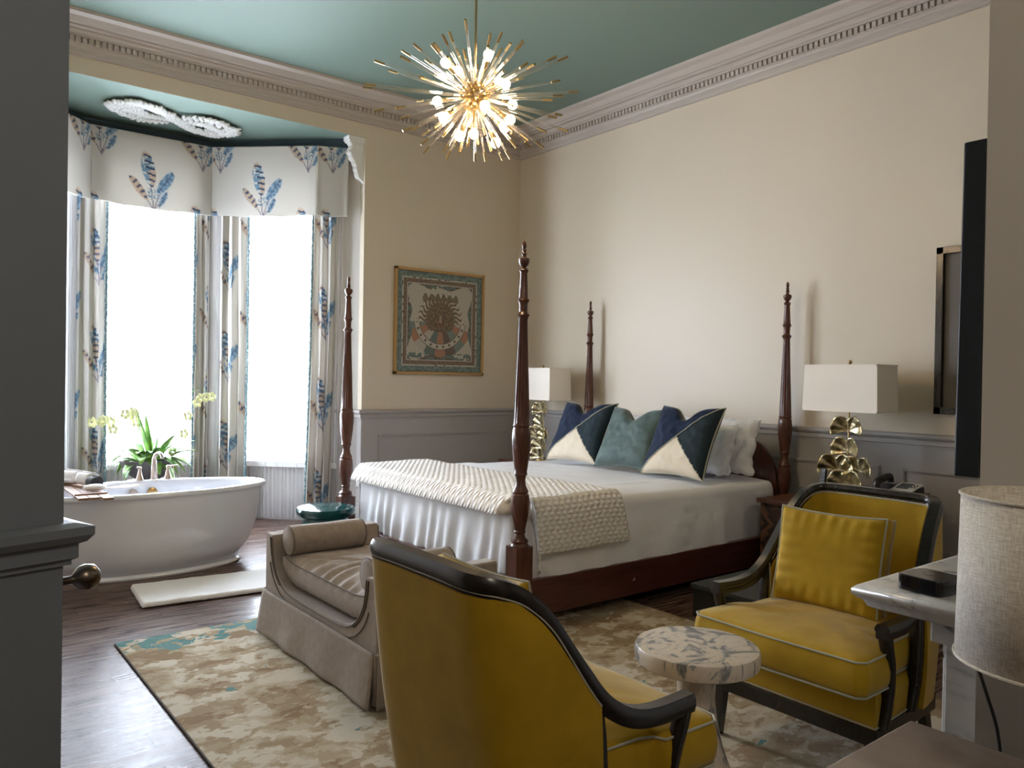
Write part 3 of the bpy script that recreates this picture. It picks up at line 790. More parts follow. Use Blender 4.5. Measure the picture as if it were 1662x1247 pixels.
tl = mth(RUG, 'GREATER_THAN', tf, .845)
spk = mth(RUG, 'MULTIPLY', mth(RUG, 'GREATER_THAN', cell.outputs[2], .955), mth(RUG, 'LESS_THAN', vo.outputs['Distance'], .33))
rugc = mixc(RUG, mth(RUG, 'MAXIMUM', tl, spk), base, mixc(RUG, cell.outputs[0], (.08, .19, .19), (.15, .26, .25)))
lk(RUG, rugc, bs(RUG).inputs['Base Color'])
bump(RUG, mth(RUG, 'ADD', noi(RUG, v, 220, 2), mth(RUG, 'MULTIPLY', fac, 2)), .5, .004)
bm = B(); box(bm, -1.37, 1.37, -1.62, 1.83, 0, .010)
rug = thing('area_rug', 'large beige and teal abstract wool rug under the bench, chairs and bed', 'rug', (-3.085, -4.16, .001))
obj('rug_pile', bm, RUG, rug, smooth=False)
bm = B()
for x0, x1, y0, y1 in ((-1.376, -1.37, -1.626, 1.836), (1.37, 1.376, -1.626, 1.836), (-1.37, 1.37, -1.626, -1.62), (-1.37, 1.37, 1.83, 1.836)): box(bm, x0, x1, y0, y1, 0, .009)
obj('rug_binding', bm, mat('rug_edge_binding', (.05, .04, .03), .9), rug, smooth=False)
RZ = .012

# ------------------------------------------------------------------ four-poster bed
bed = thing('four_poster_bed', 'dark mahogany four-poster bed with carved tall posts', 'bed', (0, 0, 0))
PR = [(392.5, .6), (397, 3.2), (403, 3.4), (406, 2), (408, 3.6), (411, 2.4), (414, 4.2), (418, 3), (420, 4), (422, 8.6), (427, 9), (432, 7), (436, 3), (438, 6), (441, 7.8), (444, 6),
      (446, 5.6), (484, 7.6), (486, 8), (489, 9.8), (492, 8), (495, 6.8), (508, 6.6), (510, 8), (513, 11), (516, 8.6), (521, 7), (560, 8.3), (620, 10.6), (660, 12), (688, 12.8),
      (690, 13), (692, 14), (695, 12.6), (698, 14), (704, 14.4), (712, 14.6), (720, 14.5), (728, 14.3), (735, 14), (743, 13.2), (750, 12.4), (758, 11.4), (768, 10), (771, 11.2), (774, 9), (780, 7.6), (790, 8.8), (796, 12), (799, 13.4), (802, 11.8), (804, 14),
      (809, 14.3), (815, 14.5), (822, 14.3), (829, 13.9), (835, 13.5), (841, 12.6), (847, 11.6), (852, 10.6), (862, 8.6), (864, 10), (868, 8), (874, 9.2), (879, 14.5), (883, 12.8), (887, 15), (889, 13)]
prof = [(r / 296., (1028 - y) / 296.2 + .006) for y, r in PR][::-1]
zb_ = prof[0][1]
def post(x, y):
    bm = B(); lathe(bm, [p for p in prof if p[1] < 2.105], 48, flute=1, fr=(1.16, 1.72)); p = obj('bed_post', bm, MAHO, bed, ang=32); p.location = (x, y, 0)
    bm = B(); q = .058
    prism(bm, [(-q, -q + .012), (-q + .012, -q), (q - .012, -q), (q, -q + .012), (q, q - .012), (q - .012, q), (-q + .012, q), (-q, q - .012)], RZ if x < -1 else .001, zb_ + .004)
    b = obj('post_block', bm, MAHO, p, smooth=False)
    bm = B(); lathe(bm, [p_ for p_ in prof if p_[1] >= 2.09], 14); obj('finial', bm, MAHO, p)
    return p
HX, FX, YL, YR = -.12, -2.655, -1.262, -3.372
post(FX, YL); post(FX, YR); post(HX, YL); post(HX, YR)
for nm, y in (('side_rail', YL), ('side_rail', YR)):
    bm = B(); box(bm, FX + .05, HX - .05, y - .022, y + .022, .075, .28); bevel(obj(nm, bm, RAILW, bed, smooth=False), .004)
bm = B(); box(bm, FX - .02, FX + .02, YR + .05, YL - .05, .10, .28); bevel(obj('foot_rail', bm, RAILW, bed, smooth=False), .004)
hb = catmull([(YR + .05, .60, 0), (YR + .06, .70, 0), (YR + .12, .83, 0), (YR + .22, .93, 0), (YR + .33, .95, 0), (YR + .45, .93, 0), (YR + .6, 1.0, 0), (YR + .85, 1.06, 0), ((YL + YR) / 2, 1.08, 0)], 6)
side = [(p.x, p.y) for p in hb]; full = side + [(YL + YR - a, b) for a, b in side[::-1][1:]]
bm = B(); prism(bm, [(full[0][0], .25)] + full + [(full[-1][0], .25)], HX - .02, HX + .02, 'x'); bevel(obj('headboard', bm, MAHO, bed, smooth=False), .005)
bm = B(); box(bm, -2.58, -.16, YR + .06, YL - .06, .25, .62); o = obj('mattress', bm, LINEN, bed, smooth=False); bevel(o, .05, 4)

# comforter: top with rounded edges, hanging foot and right side
TZ = .685
def hemz(side_, s):  # s position
    return s
def comf():
    bm = B(); C = []
    x0, x1 = -2.60, -.20; y0, y1 = -3.335, -1.30; R = .085
    # perimeter (left side back -> foot -> right side back) as offset rings
    per = []
    def add(p, n, t): per.append((Vector(p), Vector(n), t))
    N = 90
    for i in range(N): add((x1 + (x0 + .10 - x1) * i / N, y1), (0, 1), ('L', i / N))
    for i in range(12): a = pi / 2 + pi / 2 * i / 12; add((x0 + .10 + .10 * cos(a), y1 - .10 + .10 * sin(a)), (cos(a), sin(a)), ('C', i / 12))
    for i in range(110): add((x0, y1 - .10 + (y0 - y1 + .2) * i / 110), (-1, 0), ('F', i / 110))
    for i in range(14): a = pi + pi / 2 * i / 14; add((x0 + .10 + .10 * cos(a), y0 + .10 + .10 * sin(a)), (cos(a), sin(a)), ('D', i / 14))
    for i in range(131): add((x0 + .10 + (x1 - x0 - .10) * i / 130, y0), (0, -1), ('R', i / 130))
    cen0 = Vector(((x0 + x1) / 2, (y0 + y1) / 2))
    rows = []
    def top(p):
        return TZ + .012 * sin((p.x + 3) * 1.9) + .014 * ns(p.x * 2.1, p.y * 2.1) + .004 * ns(p.x * 9, p.y * 5) + .006 * sin(p.y * 2.3 + p.x * 9.) * ns(p.x * 2, p.y * 2, 4)
    s = 0; last = None
    for p, n, (k, t) in per:
        if last is not None: s += (p - last).length
        last = p
        if k == 'L': hz = .25
        elif k == 'C': hz = .26
        elif k == 'F': hz = .262 + .012 * sin(t * 14)
        elif k == 'D': hz = .27 - .20 * t
        else:
            x = p.x
            hz = .055 + .0 if t < .03 else (.06 + .085 * min(1, (t - .03) / .12) + .055 * t + .006 * sin(t * 40))
        if k in 'D': hz = .27 - .21 * (t ** 1.5)
        colv = []
        Wd = 15
        for j in range(8):      # top strip from inner to rim
            w = j / 7; inset = .30 * (1 - w)
            q = p - n * (inset + R * .55); 
            if k in 'CD': q = p - n * (inset * .33 + R * .33 * (1) )
            colv.append(bm.verts.new((q.x, q.y, top(q) - .012 * w * w)))
        for j in range(1, 6):  # rounding
            a = pi / 2 * j / 5; f_ = .55 if k not in 'CD' else .33
            q = p - n * (R * f_ * (1 - sin(a))); colv.append(bm.verts.new((q.x, q.y, top(p) - .012 - R * .9 * (1 - cos(a)))))
        zt_ = TZ - .012 - R * .9
        nrow = 26
        for j in range(1, nrow + 1):
            w = j / nrow; z = zt_ + (hz - zt_) * w
            if k == 'F' or k in 'CD':
                fold = .020 * (w ** .6) * (sin(s * 46 + 1.7 * sin(s * 9) + w * 2.2) * .6 + .7 * ns(s * 12, w * 1.6, 2)) + .012 * w
                if k == 'F' and min(t, 1 - t) < .05: fold *= .4
                if k in 'CD': fold = fold * .2 - .035 * sin(pi * t) - .006
            elif k == 'R':
                fold = .016 * (w ** .8) * (sin(s * 17 + 2 * sin(s * 5)) * .6 + ns(s * 7, w * 2.2, 5)) + .045 * sin(min(1, w * 1.2) * pi / 2) + .004 * ns(s * 30, w * 8)
                if t < .06: fold -= .02 * (1 - t / .06)
                if t > .72: fold *= 1 - .75 * min(1, (t - .72) / .08)
            else: fold = .02 * w
            q = p + n * fold
            colv.append(bm.verts.new((q.x, q.y, z)))
        rows.append(colv)
    m = len(rows[0])
    for A_, C_ in zip(rows, rows[1:]):
        for j in range(m - 1): bm.faces.new((A_[j], A_[j + 1], C_[j + 1], C_[j]))
    # inner top fill
    nu, nv_ = 90, 70
    xi0, xi1 = x0 + .30 + R * .55 - .02, x1; yi0, yi1 = y0 + .30 + R * .55 - .02, y1 - .30 - R * .55 + .02
    grid(bm, nu, nv_, lambda u, v: (lambda q: (q.x, q.y, top(q) + .0005))(Vector((xi0 + (xi1 - xi0) * u, yi0 + (yi1 - yi0) * v))))
    return bm
o = obj('comforter', comf(), LINEN, ang=180); tag(o, 'white comforter covering the bed and hanging over its side rails', 'comforter'); solid(o, .012, -1)

# knitted throw over the foot of the bed
KNIT = mat('white_chunky_knit', (.80, .77, .73), .9, spec=.2)
tcn = nd(KNIT, 'ShaderNodeUVMap')
kx = nd(KNIT, 'ShaderNodeMapping'); kx.inputs['Scale'].default_value = (1, 1, 1); lk(KNIT, tcn.outputs[0], kx.inputs[0])
ks = nd(KNIT, 'ShaderNodeSeparateXYZ'); lk(KNIT, kx.outputs[0], ks.inputs[0])
ka = mth(KNIT, 'ABSOLUTE', mth(KNIT, 'SINE', mth(KNIT, 'ADD', mth(KNIT, 'MULTIPLY', ks.outputs[0], 75), mth(KNIT, 'MULTIPLY', mth(KNIT, 'SINE', mth(KNIT, 'MULTIPLY', ks.outputs[1], 110)), .9))))
kb = mth(KNIT, 'ABSOLUTE', mth(KNIT, 'SINE', mth(KNIT, 'MULTIPLY', ks.outputs[1], 110)))
kh = mth(KNIT, 'MULTIPLY', ka, mth(KNIT, 'ADD', kb, .35))
bump(KNIT, kh, .7, .010)
lk(KNIT, mixc(KNIT, kh, (.70, .665, .62), (.82, .79, .75)), bs(KNIT).inputs['Base Color'])
bm = B()
x0, x1 = -2.60, -1.93; ytop = -3.335
def f(u, v):
    # u across the bed (0 left .. 1 right hang end), v from foot (0) to head (1)
    drop = .115 * (1 + .4 * u)
    X0 = -2.66; X1 = -1.97 + .12 * u - .05 * sin(u * 3)
    Ltot = 2.10 + .26; s = u * Ltot
    x = X0 + (X1 - X0) * v
    z = TZ + .030 + .012 * sin((x + 3) * 1.9) + .014 * ns(x * 2.1, -2.3)
    if s < .10: y = -1.27 - s * .6; z -= .09 * (1 - s / .10) ** 2 + .0
    elif s < 2.02: y = -1.33 - (s - .10) * (2.02 / 1.92)
    else:
        q = (s - 2.02); y = -3.35 - .055 * (1 - exp(-q / .04)) - .035 * min(1, q / .3); z -= max(0, q - .01) * (.9)
    # roll over the foot edge
    if v < .12:
        k = (1 - v / .12); z -= .10 * k * k; x -= .028 * sin(k * pi / 2)
        x = max(x, -2.715)
    z += .006 * ns(x * 7, y * 7)
    sm = lambda t: max(0, min(1, t)) ** 2 * (3 - 2 * max(0, min(1, t)))
    x = max(x, -2.72 + .155 * sm((-3.17 - y) / .10) + .155 * sm((y + 1.44) / .10))
    return (x, y, z)
grid(bm, 150, 60, f, uv=lambda a, b: (b * .69, a * 2.36))
o = obj('knitted_throw', bm, KNIT, ang=180); solid(o, .014, 0); tag(o, 'white chunky knitted throw laid across the foot of the bed', 'throw blanket')

# pillows
def pillow_mesh(w, h, t, seed=0, dog=.10, n=34, pinch=.1):
    """upright pillow in the yz-plane, front towards -x, corners pulled out; returns function"""
    bm = B()
    def side(sg):
        def f(u, v):
            a = (u - .5) * 2; b = (v - .5) * 2
            ey = a * w / 2 * (1 - dog * (1 - b * b) * abs(a)); ez = b * h / 2 * (1 - dog * (1 - a * a) * abs(b))
            k = (max(0, 1 - a ** 4) * max(0, 1 - b ** 4)) ** .45
            th = t / 2 * k * (1 + .12 * ns(a * 2 + seed, b * 2, seed))
            th += .008 * k * ns(a * 6 + seed, b * 6, 2) 
            return (sg * th, ey, ez + h / 2)
        return f
    return bm, side
def euro(label, loc, rz, lean, w=.60, h=.56, t=.17, mats=None, kind='navy', name='accent_pillow', seed=1, notch=.0):
    root = thing(name, label, 'pillow', loc, 0); root.rotation_euler = (0, lean, rz)
    n = 48
    bm, side = pillow_mesh(w, h, t, seed, dog=.09)
    F = side(-1); K = side(1)
    def chop(fn):
        def g(u, v):
            x, y, z = fn(u, v); a = (u - .5) * 2; b = (v - .5) * 2
            if b > 0: z -= notch * exp(-(a / .28) ** 2) * b ** 3; x *= 1 - .5 * exp(-(a / .2) ** 2) * b ** 2
            return (x, y, z)
        return g
    F = chop(F); K = chop(K)
    if kind == 'sage':
        grid(bm, n, n, F); grid(bm, n, n, K); bmesh.ops.remove_doubles(bm, verts=bm.verts, dist=.0005)
        obj('pillow_cover', bm, SAGE, root, ang=180)
    else:
        # front print: navy above the diagonal (screen right top to left bottom), slate below, cream bottom triangle
        me = B(); Vv = grid(me, n, n, F)
        me.faces.ensure_lookup_table()
        idx = 0
        for i in range(n - 1):
            for j in range(n - 1):
                u = (i + .5) / (n - 1); v_ = (j + .5) / (n - 1)
                # seen from -x, +y is on the left: left coordinate L = 1-u
                s_ = 1 - u
                mi = 0 if v_ > s_ * 1.0 + .02 else 1
                if v_ < s_ and v_ < (1 - s_) * 1.0: mi = 2
                me.faces[idx].material_index = mi; idx += 1
        grid(me, n, n, K)
        me.faces.ensure_lookup_table()
        for q in me.faces[idx:]: q.material_index = 3
        bmesh.ops.remove_doubles(me, verts=me.verts, dist=.0005)
        obj('pillow_cover', me, [NAVY, SLATE, CREAM, SAGE], root, ang=180)
        bm2 = B()
        tube(bm2, [Vector(F(1 - q / 30, q / 30)) + Vector((-.003, 0, 0)) for q in range(31)], .004, 6)
        tube(bm2, [Vector(F(q / 30, q / 30)) + Vector((-.003, 0, 0)) for q in range(0, 16)], .002, 6)
        obj('diagonal_piping', bm2, PIPE, root)
    bm3 = B(); P = []
    for q in range(n): P.append(F(q / (n - 1), 0))
    for q in range(n): P.append(F(1, q / (n - 1)))
    for q in range(n): P.append(F(1 - q / (n - 1), 1))
    for q in range(n): P.append(F(0, 1 - q / (n - 1)))
    Q = [Vector(P[0])]
    for p in P[1:]:
        if (Vector(p) - Q[-1]).length > .004: Q.append(Vector(p))
    tube(bm3, Q, .0045, 6); obj('edge_piping', bm3, PIPE if kind != 'sage' else SAGE, root)
    return root
LN = radians(28)
euro('navy, slate and cream pillow nearest the lamp in the corner', (-.93, -1.90, .705), radians(6), LN, w=.56, seed=1, notch=.13)
euro('sage green velvet pillow between the two navy ones', (-.90, -2.445, .705), radians(4), LN, w=.56, h=.53, kind='sage', seed=2, notch=.13)
euro('navy, slate and cream pillow in front of the white bed pillows', (-.97, -3.0, .705), radians(3), LN, w=.55, h=.57, seed=3, notch=.13)
def bedpillow(label, loc, rz, lean, w, h, t, seed):
    bm = B(); n = 44
    _, side = pillow_mesh(w, h, t, seed, dog=.05)
    for sg in (-1, 1):
        F = side(sg)
        def f(u, v, F=F):
            x, y, z = F(u, v); q = ns(y * 7 + seed, z * 5, seed) + .5 * ns(y * 16, z * 9, seed)
            k2 = abs(ns(y * 11 + z * 7, z * 4 - y * 5, seed + 3)) * .035
            return (x + .026 * q - sg * k2, y + .022 * ns(z * 7, seed) + .02 * ns(z * 16, y * 3, seed), z + .03 * ns(y * 6, seed) + .012 * ns(y * 20, z * 5, seed))
        grid(bm, n, n, f)
    bmesh.ops.remove_doubles(bm, verts=bm.verts, dist=.0006)
    o = obj('bed_pillow', bm, LINEN, ang=180); o.location = loc; o.rotation_euler = (0, lean, rz); tag(o, label, 'pillow'); return o
bedpillow('white bed pillow resting against the headboard by the nightstand', (-.42, -2.93, .71), 0, radians(14), .72, .42, .19, 4)
bedpillow('white bed pillow between the navy pillow and another white pillow', (-.62, -2.86, .71), radians(4), radians(24), .72, .40, .17, 9)
bedpillow('white bed pillow almost hidden behind the navy pillow by the corner lamp', (-.45, -1.82, .71), 0, radians(18), .70, .40, .18, 6)

# ------------------------------------------------------------------ bedside furniture and lamps
def nightstand(label, y0, y1, z1, name='nightstand'):
    r = thing(name, label, 'nightstand', (-.34, (y0 + y1) / 2, 0)); w = (y1 - y0) / 2
    bm = B(); box(bm, -.24, .24, -w + .01, w - .01, .06, z1 - .03); bevel(obj('cabinet_body', bm, NSW, r, smooth=False), .003)
    bm = B(); box(bm, -.28, .26, -w, w, z1 - .03, z1); bevel(obj('table_top', bm, MAHO, r, smooth=False), .004)
    zs = [.08, .08 + (z1 - .13) / 2, z1 - .05]
    for a, b in zip(zs, zs[1:]):
        bm = B(); box(bm, -.262, -.24, -w + .03, w - .03, a + .006, b - .006); d = bevel(obj('drawer', bm, NSW, r, smooth=False), .004)
        bm = B(); ball(bm, (-.275, 0, (a + b) / 2), .014, 12, 8); obj('knob', bm, BRASS, d)
    bm = B(); box(bm, -.22, .22, -w + .03, w - .03, 0, .06); obj('plinth', bm, EBON, r, smooth=False)
    return r
nightstand('dark parquetry nightstand between the bed and the right armchair', -4.42, -3.475, .59)
nightstand('dark nightstand beyond the bed under the far lamp', -1.16, -.50, .59)
bm = B(); box(bm, -.24, .24, -.31, .31, 0, .10); bx = thing('lacquer_box', 'cream edged flat box under the lamp with the telephone', 'box', (-.34, -4.10, .59))
bevel(obj('box_body', bm, mat('cream_lacquer', (.42, .36, .27), .3), bx, smooth=False), .004)
bm = B(); box(bm, -.245, .245, -.315, .315, .10, .108); obj('box_lid', bm, EBON, bx, smooth=False)

def gold_flower(bm, c, yaw, s):
    """cupped double-lobed ginkgo leaf facing -x, stalk point at the bottom"""
    M = Matrix.Translation(c) @ Matrix.Rotation(yaw, 4, 'Z')
    def f(u, v):
        a = (v - .5) * radians(215)
        rr = .108 * s * u * (1 - .40 * exp(-(a / .24) ** 2) + .035 * cos(a * 8) - .10 * max(0, abs(a) - 1.2))
        x = -.034 * s * u ** 2 * (1 - .8 * exp(-(a / .5) ** 2)) + .006 * s * sin(a * 9) * u * u + .010 * (1 - u)
        return M @ Vector((x, rr * sin(a), rr * cos(a) - .028 * s))
    grid(bm, 11, 41, f)
def blossom_lamp(name, label, loc, rz, zs, ztop):
    r = thing(name, label, 'lamp', loc, rz)
    bm = B(); lathe(bm, [(.07, 0), (.07, .012), (.02, .02), (.006, .03), (.006, ztop + .02)], 20); obj('lamp_stem', bm, BRASS, r)
    for (dy, z, yaw, s) in zs:
        bm = B(); gold_flower(bm, (-.012, dy, z), yaw, s); o = obj('gold_leaf', bm, GOLD, r, ang=180); solid(o, .004)
    bm = B(); w0, w1, d0, d1 = .25, .26, .132, .14; z0, z1 = ztop, ztop + .31; t = .004
    V = [[bm.verts.new((sx * (d1 if k == 0 else d0), sy * (w1 if k == 0 else w0), z0 if k == 0 else z1)) for sx, sy in ((-1, -1), (1, -1), (1, 1), (-1, 1))] for k in (0, 1)]
    for i in range(4): bm.faces.new((V[0][i], V[0][(i + 1) % 4], V[1][(i + 1) % 4], V[1][i]))
    o = obj('lamp_shade', bm, SHADE, r, smooth=False); solid(o, .005, -1)
    for z, w, d in ((z0, w1, d1), (z1 - .008, w0, d0)):
        bm = B()
        for sx in (-1, 1): box(bm, sx * d - .004, sx * d + .004, -w - .004, w + .004, z, z + .008)
        for sy in (-1, 1): box(bm, -d - .004, d + .004, sy * w - .004, sy * w + .004, z, z + .008)
        obj('shade_trim', bm, SHADE, r, smooth=False)
    bm = B(); tube(bm, [(-d0, 0, z1 - .02), (d0, 0, z1 - .02)], .003, 6); tube(bm, [(0, 0, ztop), (0, 0, z1 + .005)], .004, 6); ball(bm, (0, 0, z1 + .018), .013, 12, 8, 1, 1, 1.1); obj('finial', bm, BRASS, r)
    return r
blossom_lamp('blossom_lamp', 'gold leaf lamp with rectangular shade beside the telephone and remote', (-.36, -4.0, .698), 0,
    [(0, .415, .1, 1.02), (.0, .275, -.2, 1.05), (.075, .155, .25, 1.1), (-.085, .15, -.2, 1.1), (0, .05, 0, 1.15)], .515)
blossom_lamp('blossom_lamp', 'gold leaf lamp beyond the bed in the room corner', (-.36, -.86, .59), 0,
    [(0, .51, .1, 1.0), (.0, .38, -.2, 1.1), (.06, .27, .25, 1.05), (-.065, .26, -.2, 1.05), (.0, .16, 0, 1.1), (.03, .06, 0, 1.)], .60)
# phone and remote
ph = thing('desk_telephone', 'black desk telephone with a silver display beside the gold lamp', 'telephone', (-.40, -4.30, .70), radians(0))
bm = B(); prism(bm, [(-.09, 0), (.10, 0), (.10, .06), (-.08, .025)], -.17, .10, 'y'); bevel(obj('phone_base', bm, BLACK, ph, smooth=False), .006)
bm = B(); prism(bm, [(-.082, .03), (.095, .068), (.095, .076), (-.085, .036)], -.165, -.03, 'y'); f_ = obj('display_panel', bm, SILV, ph, smooth=False)
bm = B(); prism(bm, [(-.02, .0505), (.075, .0715), (.074, .0735), (-.021, .0525)], -.118, -.045, 'y'); obj('screen', bm, SCR, f_, smooth=False)
for i in range(2):
    for j in range(2): bm = B(); ball(bm, (.01 + .035 * i, -.132 - .018 * j, .060 + .0076 * i), .005, 8, 6); obj('button', bm, BLACK, f_)
bm = B(); tube(bm, catmull([(-.09, .04, .045), (-.08, .04, .085), (0, .04, .10), (.08, .04, .105), (.095, .04, .07)], 5), [.02] * 5 + [.022] * 11 + [.02] * 5, 12); obj('handset', bm, BLACK, ph)
rm = thing('remote_control', 'black remote control standing upright beside the gold lamp', 'remote', (-.50, -3.90, .698), radians(-15))
bm = B(); box(bm, -.025, .025, -.04, .04, 0, .012); obj('holder', bm, BLACK, rm, smooth=False)
bm = B(); box(bm, -.008, .008, -.022, .022, .012, .135, Matrix.Rotation(radians(6), 4, 'Y')); bevel(obj('remote_body', bm, BLACK, rm, smooth=False), .004)
for i in range(4):
    bm = B(); box(bm, -.0105, -.006, -.014, .014, .035 + .022 * i, .042 + .022 * i, Matrix.Rotation(radians(6), 4, 'Y')); obj('button', bm, MIRG, rm, smooth=False)
# dark low chest in front of the nightstand
ch = thing('storage_trunk', 'low black trunk on the floor between the bed and the right armchair', 'trunk', (-1.2, -4.02, RZ))
bm = B(); box(bm, -.44, .44, -.27, .27, 0, .165); bevel(obj('trunk_body', bm, BLACK, ch, smooth=False), .006)
bm = B(); box(bm, -.45, .45, -.28, .28, .167, .195); bevel(obj('trunk_lid', bm, mat('dark_slate_top', (.03, .036, .036), .45), ch, smooth=False), .004)

# ------------------------------------------------------------------ framed art
pic = thing('framed_print', 'gold framed sun face print with teal border on the back wall', 'picture', (-1.018, 0, 1.945))
W2, H2 = .535, .525
bm = B()
for x0, x1, z0, z1 in ((-W2, -W2 + .028, -H2, H2), (W2 - .028, W2, -H2, H2), (-W2, W2, H2 - .028, H2), (-W2, W2, -H2, -H2 + .028)): box(bm, x0, x1, -.035, -.002, z0, z1)
bevel(obj('picture_frame', bm, GILTF, pic, smooth=False), .002)
n = 330; bm = B(); C = []
def f(u, v): C.append((u * 2 - 1, v * 2 - 1)); return ((u - .5) * 2 * (W2 - .026), -.016, (v - .5) * 2 * (H2 - .026))
grid(bm, n, n, f)
o = obj('art_print', bm, ARTP, pic, ang=180)
TE = (.125, .165, .155); TE2 = (.175, .225, .21); BR = (.15, .115, .09); CRM = (.42, .39, .33); OR = (.36, .19, .12); DK = (.13, .10, .075)
def art(i):
    x, y = C[i]; ax, ay = abs(x), abs(y); m = max(ax, ay)
    nz = ns(x * 14, y * 14)
    if m > .88: return TE if nz > 0 else TE2
    if m > .85: return CRM if nz > -.2 else BR
    if m > .775: return BR if ns(x * 30, y * 30) > -.1 else (.22, .17, .12)
    if m > .755: return CRM
    # cloud shaped cream field
    r = sqrt(x * x + (y * 1.0) ** 2); a = atan2(y, x)
    edge = .74 + .06 * cos(8 * a) + .10 * cos(4 * a + pi) * 1
    fld = (ax ** 3 + ay ** 3) ** (1 / 3.)
    if fld > edge:
        if x > -.8 and sqrt((x + .64) ** 2 + (y - .62) ** 2) < .07 and sqrt((x + .61) ** 2 + (y - .64) ** 2) > .055: return CRM
        if (int((x + 3) * 19) * 7 + int((y + 3) * 19) * 3) % 17 == 0 and y > .3: return CRM
        return TE if nz > -.1 else DK
    yc = y - .08; rr = sqrt(x * x + yc * yc); aa = atan2(yc, x)
    # dial band in the lower half
    rb = sqrt(x * x + (y - .06) ** 2)
    if y < .0:
        if .50 < rb < .60:
            k = (aa * 180 / pi) % 15
            if abs(k - 7.5) < 2.4 and .525 < rb < .575: return DK
            return CRM
        if .485 < rb <= .50 or .60 <= rb < .612: return DK
    w = .40 + .10 * sin(aa * 26 + 2.2 * sin(rr * 30)) 
    if yc > -.1 or rr < .36:
        if rr < .27:
            # face
            e = sqrt((ax - .09) ** 2 * 1.0 + ((yc - .04) * 1.9) ** 2)
            if e < .045: return DK
            if ax < .02 + .03 * (-yc) and -.08 < yc < .06: return (.34, .26, .17)
            if abs(yc + .13) < .013 and ax < .07: return (.22, .08, .05)
            return (.20, .15, .10) if ns(x * 22, y * 22) > 0 else (.13, .10, .07)
        if rr < w * 1.06 and yc > -.25: return DK if sin(aa * 44 + rr * 30) > -.2 else (.20, .155, .11)
        # crown
        if .28 < yc < .36 and ax < .28: return (.36, .31, .22)
        if .34 < yc < .40 + .10 * abs(sin(x * 22)) and ax < .42: return (.18, .15, .11)
    if y < .0 and rb < .76:
        k = int((aa + pi) / (pi / 9)) % 9
        c = [TE2, OR, CRM, TE, OR, (.14, .11, .09), TE2, OR, CRM][k]
        return c if abs(sin(aa * 60 + nz)) > .22 else DK
    if y < -.62 and nz > -.05: return TE
    return DK if (int((x + 3) * 26) + int((y + 3) * 26)) % 2 == 0 and abs(((x + 3) * 26) % 1 - .5) < .16 and abs(((y + 3) * 26) % 1 - .5) < .16 else CRM
paint_verts(o, art)
bm = B(); box(bm, -W2 + .01, W2 - .01, -.012, -.002, -H2 + .01, H2 - .01); obj('backing_board', bm, BLACK, pic, smooth=False)
# dark framed panel on the right wall
fr = thing('framed_mirror', 'tall black framed grey panel on the wall, half behind the television', 'mirror', (0, -4.90, 1.75))
bm = B()
for y0, y1, z0, z1 in ((-.5, -.455, -.54, .54), (.455, .5, -.54, .54), (-.5, .5, .495, .54), (-.5, .5, -.54, -.495)): box(bm, -.045, -.003, y0, y1, z0, z1)
bevel(obj('frame', bm, EBON, fr, smooth=False), .003)
bm = B(); box(bm, -.02, -.006, -.46, .46, -.5, .5); obj('mirror_panel', bm, MIRG, fr, smooth=False)

# ------------------------------------------------------------------ television and mantelpiece
tv = thing('television', 'black wall-mounted television seen edge-on above the marble mantel', 'television', (-3.47, -6.045, 1.57)); 
MT = Matrix.Rotation(radians(0.0), 4, 'X')
bm = B(); prism(bm, [(.058, -.375), (.112, -.375), (.104, .375), (.055, .375)], 0, 1.25, 'x')
bevel(obj('tv_housing', bm, TVG, tv, smooth=False), .004)
bm = B(); prism(bm, [(.110, -.36), (.115, -.36), (.107, .365), (.102, .365)], .012, 1.238, 'x'); obj('screen', bm, BLKG, tv, smooth=False)
bm = B(); box(bm, .4, .8, .003, .07, -.2, .2); obj('wall_bracket', bm, BLACK, tv, smooth=False)
mt = thing('marble_mantelpiece', 'white marble mantelpiece with moulded shelf edge below the television', 'mantelpiece', (-3.64, -6.045, 0))
bm = B()
shp = [(0, .0), (.012, -.004), (.02, -.012), (.02, -.022), (.012, -.03), (.002, -.036), (-.006, -.05), (-.02, -.056)]
def ring(o, z): return [(-o, .004), (-o, .225 + o), (1.7 + o, .225 + o), (1.7 + o, .004)]
rings = []
for o_, z in [(-.02, 0)] + shp[::1]:
    rings.append([bm.verts.new((x, y, .952 + z)) for x, y in ring(o_ if o_ > -.02 or z < 0 else -.006, z)])
for A_, C_ in zip(rings, rings[1:]):
    for i in range(4): bm.faces.new((A_[i], A_[(i + 1) % 4], C_[(i + 1) % 4], C_[i]))
bm.faces.new(rings[0]); bm.faces.new(rings[-1]); obj('shelf', bm, MARB, mt, smooth=True, ang=60)
for x in (.03, 1.45):
    bm = B(); box(bm, x + .05, x + .22, .004, .085, 0, .896); box(bm, x + .075, x + .195, .085, .10, .16, .80); box(bm, x + .03, x + .24, .004, .11, 0, .14); box(bm, x + .035, x + .235, .004, .11, .84, .896)
    p = bevel(obj('pilaster', bm, MARB, mt, smooth=False), .004)
    bm = B(); prism(bm, [(.085, .84), (.104, .84), (.106, .81), (.098, .785), (.085, .77)], x + .09, x + .18, 'x'); obj('corbel', bm, MARB, p, smooth=False)
bm = B(); box(bm, .25, 1.45, .004, .07, .68, .896); bevel(obj('frieze', bm, MARB, mt, smooth=False), .003)
bx = thing('streaming_box', 'small black streaming box on the end of the marble mantel', 'media player', (-3.575, -5.935, .953), radians(-8))
bm = B(); q = .05; rr_ = .016
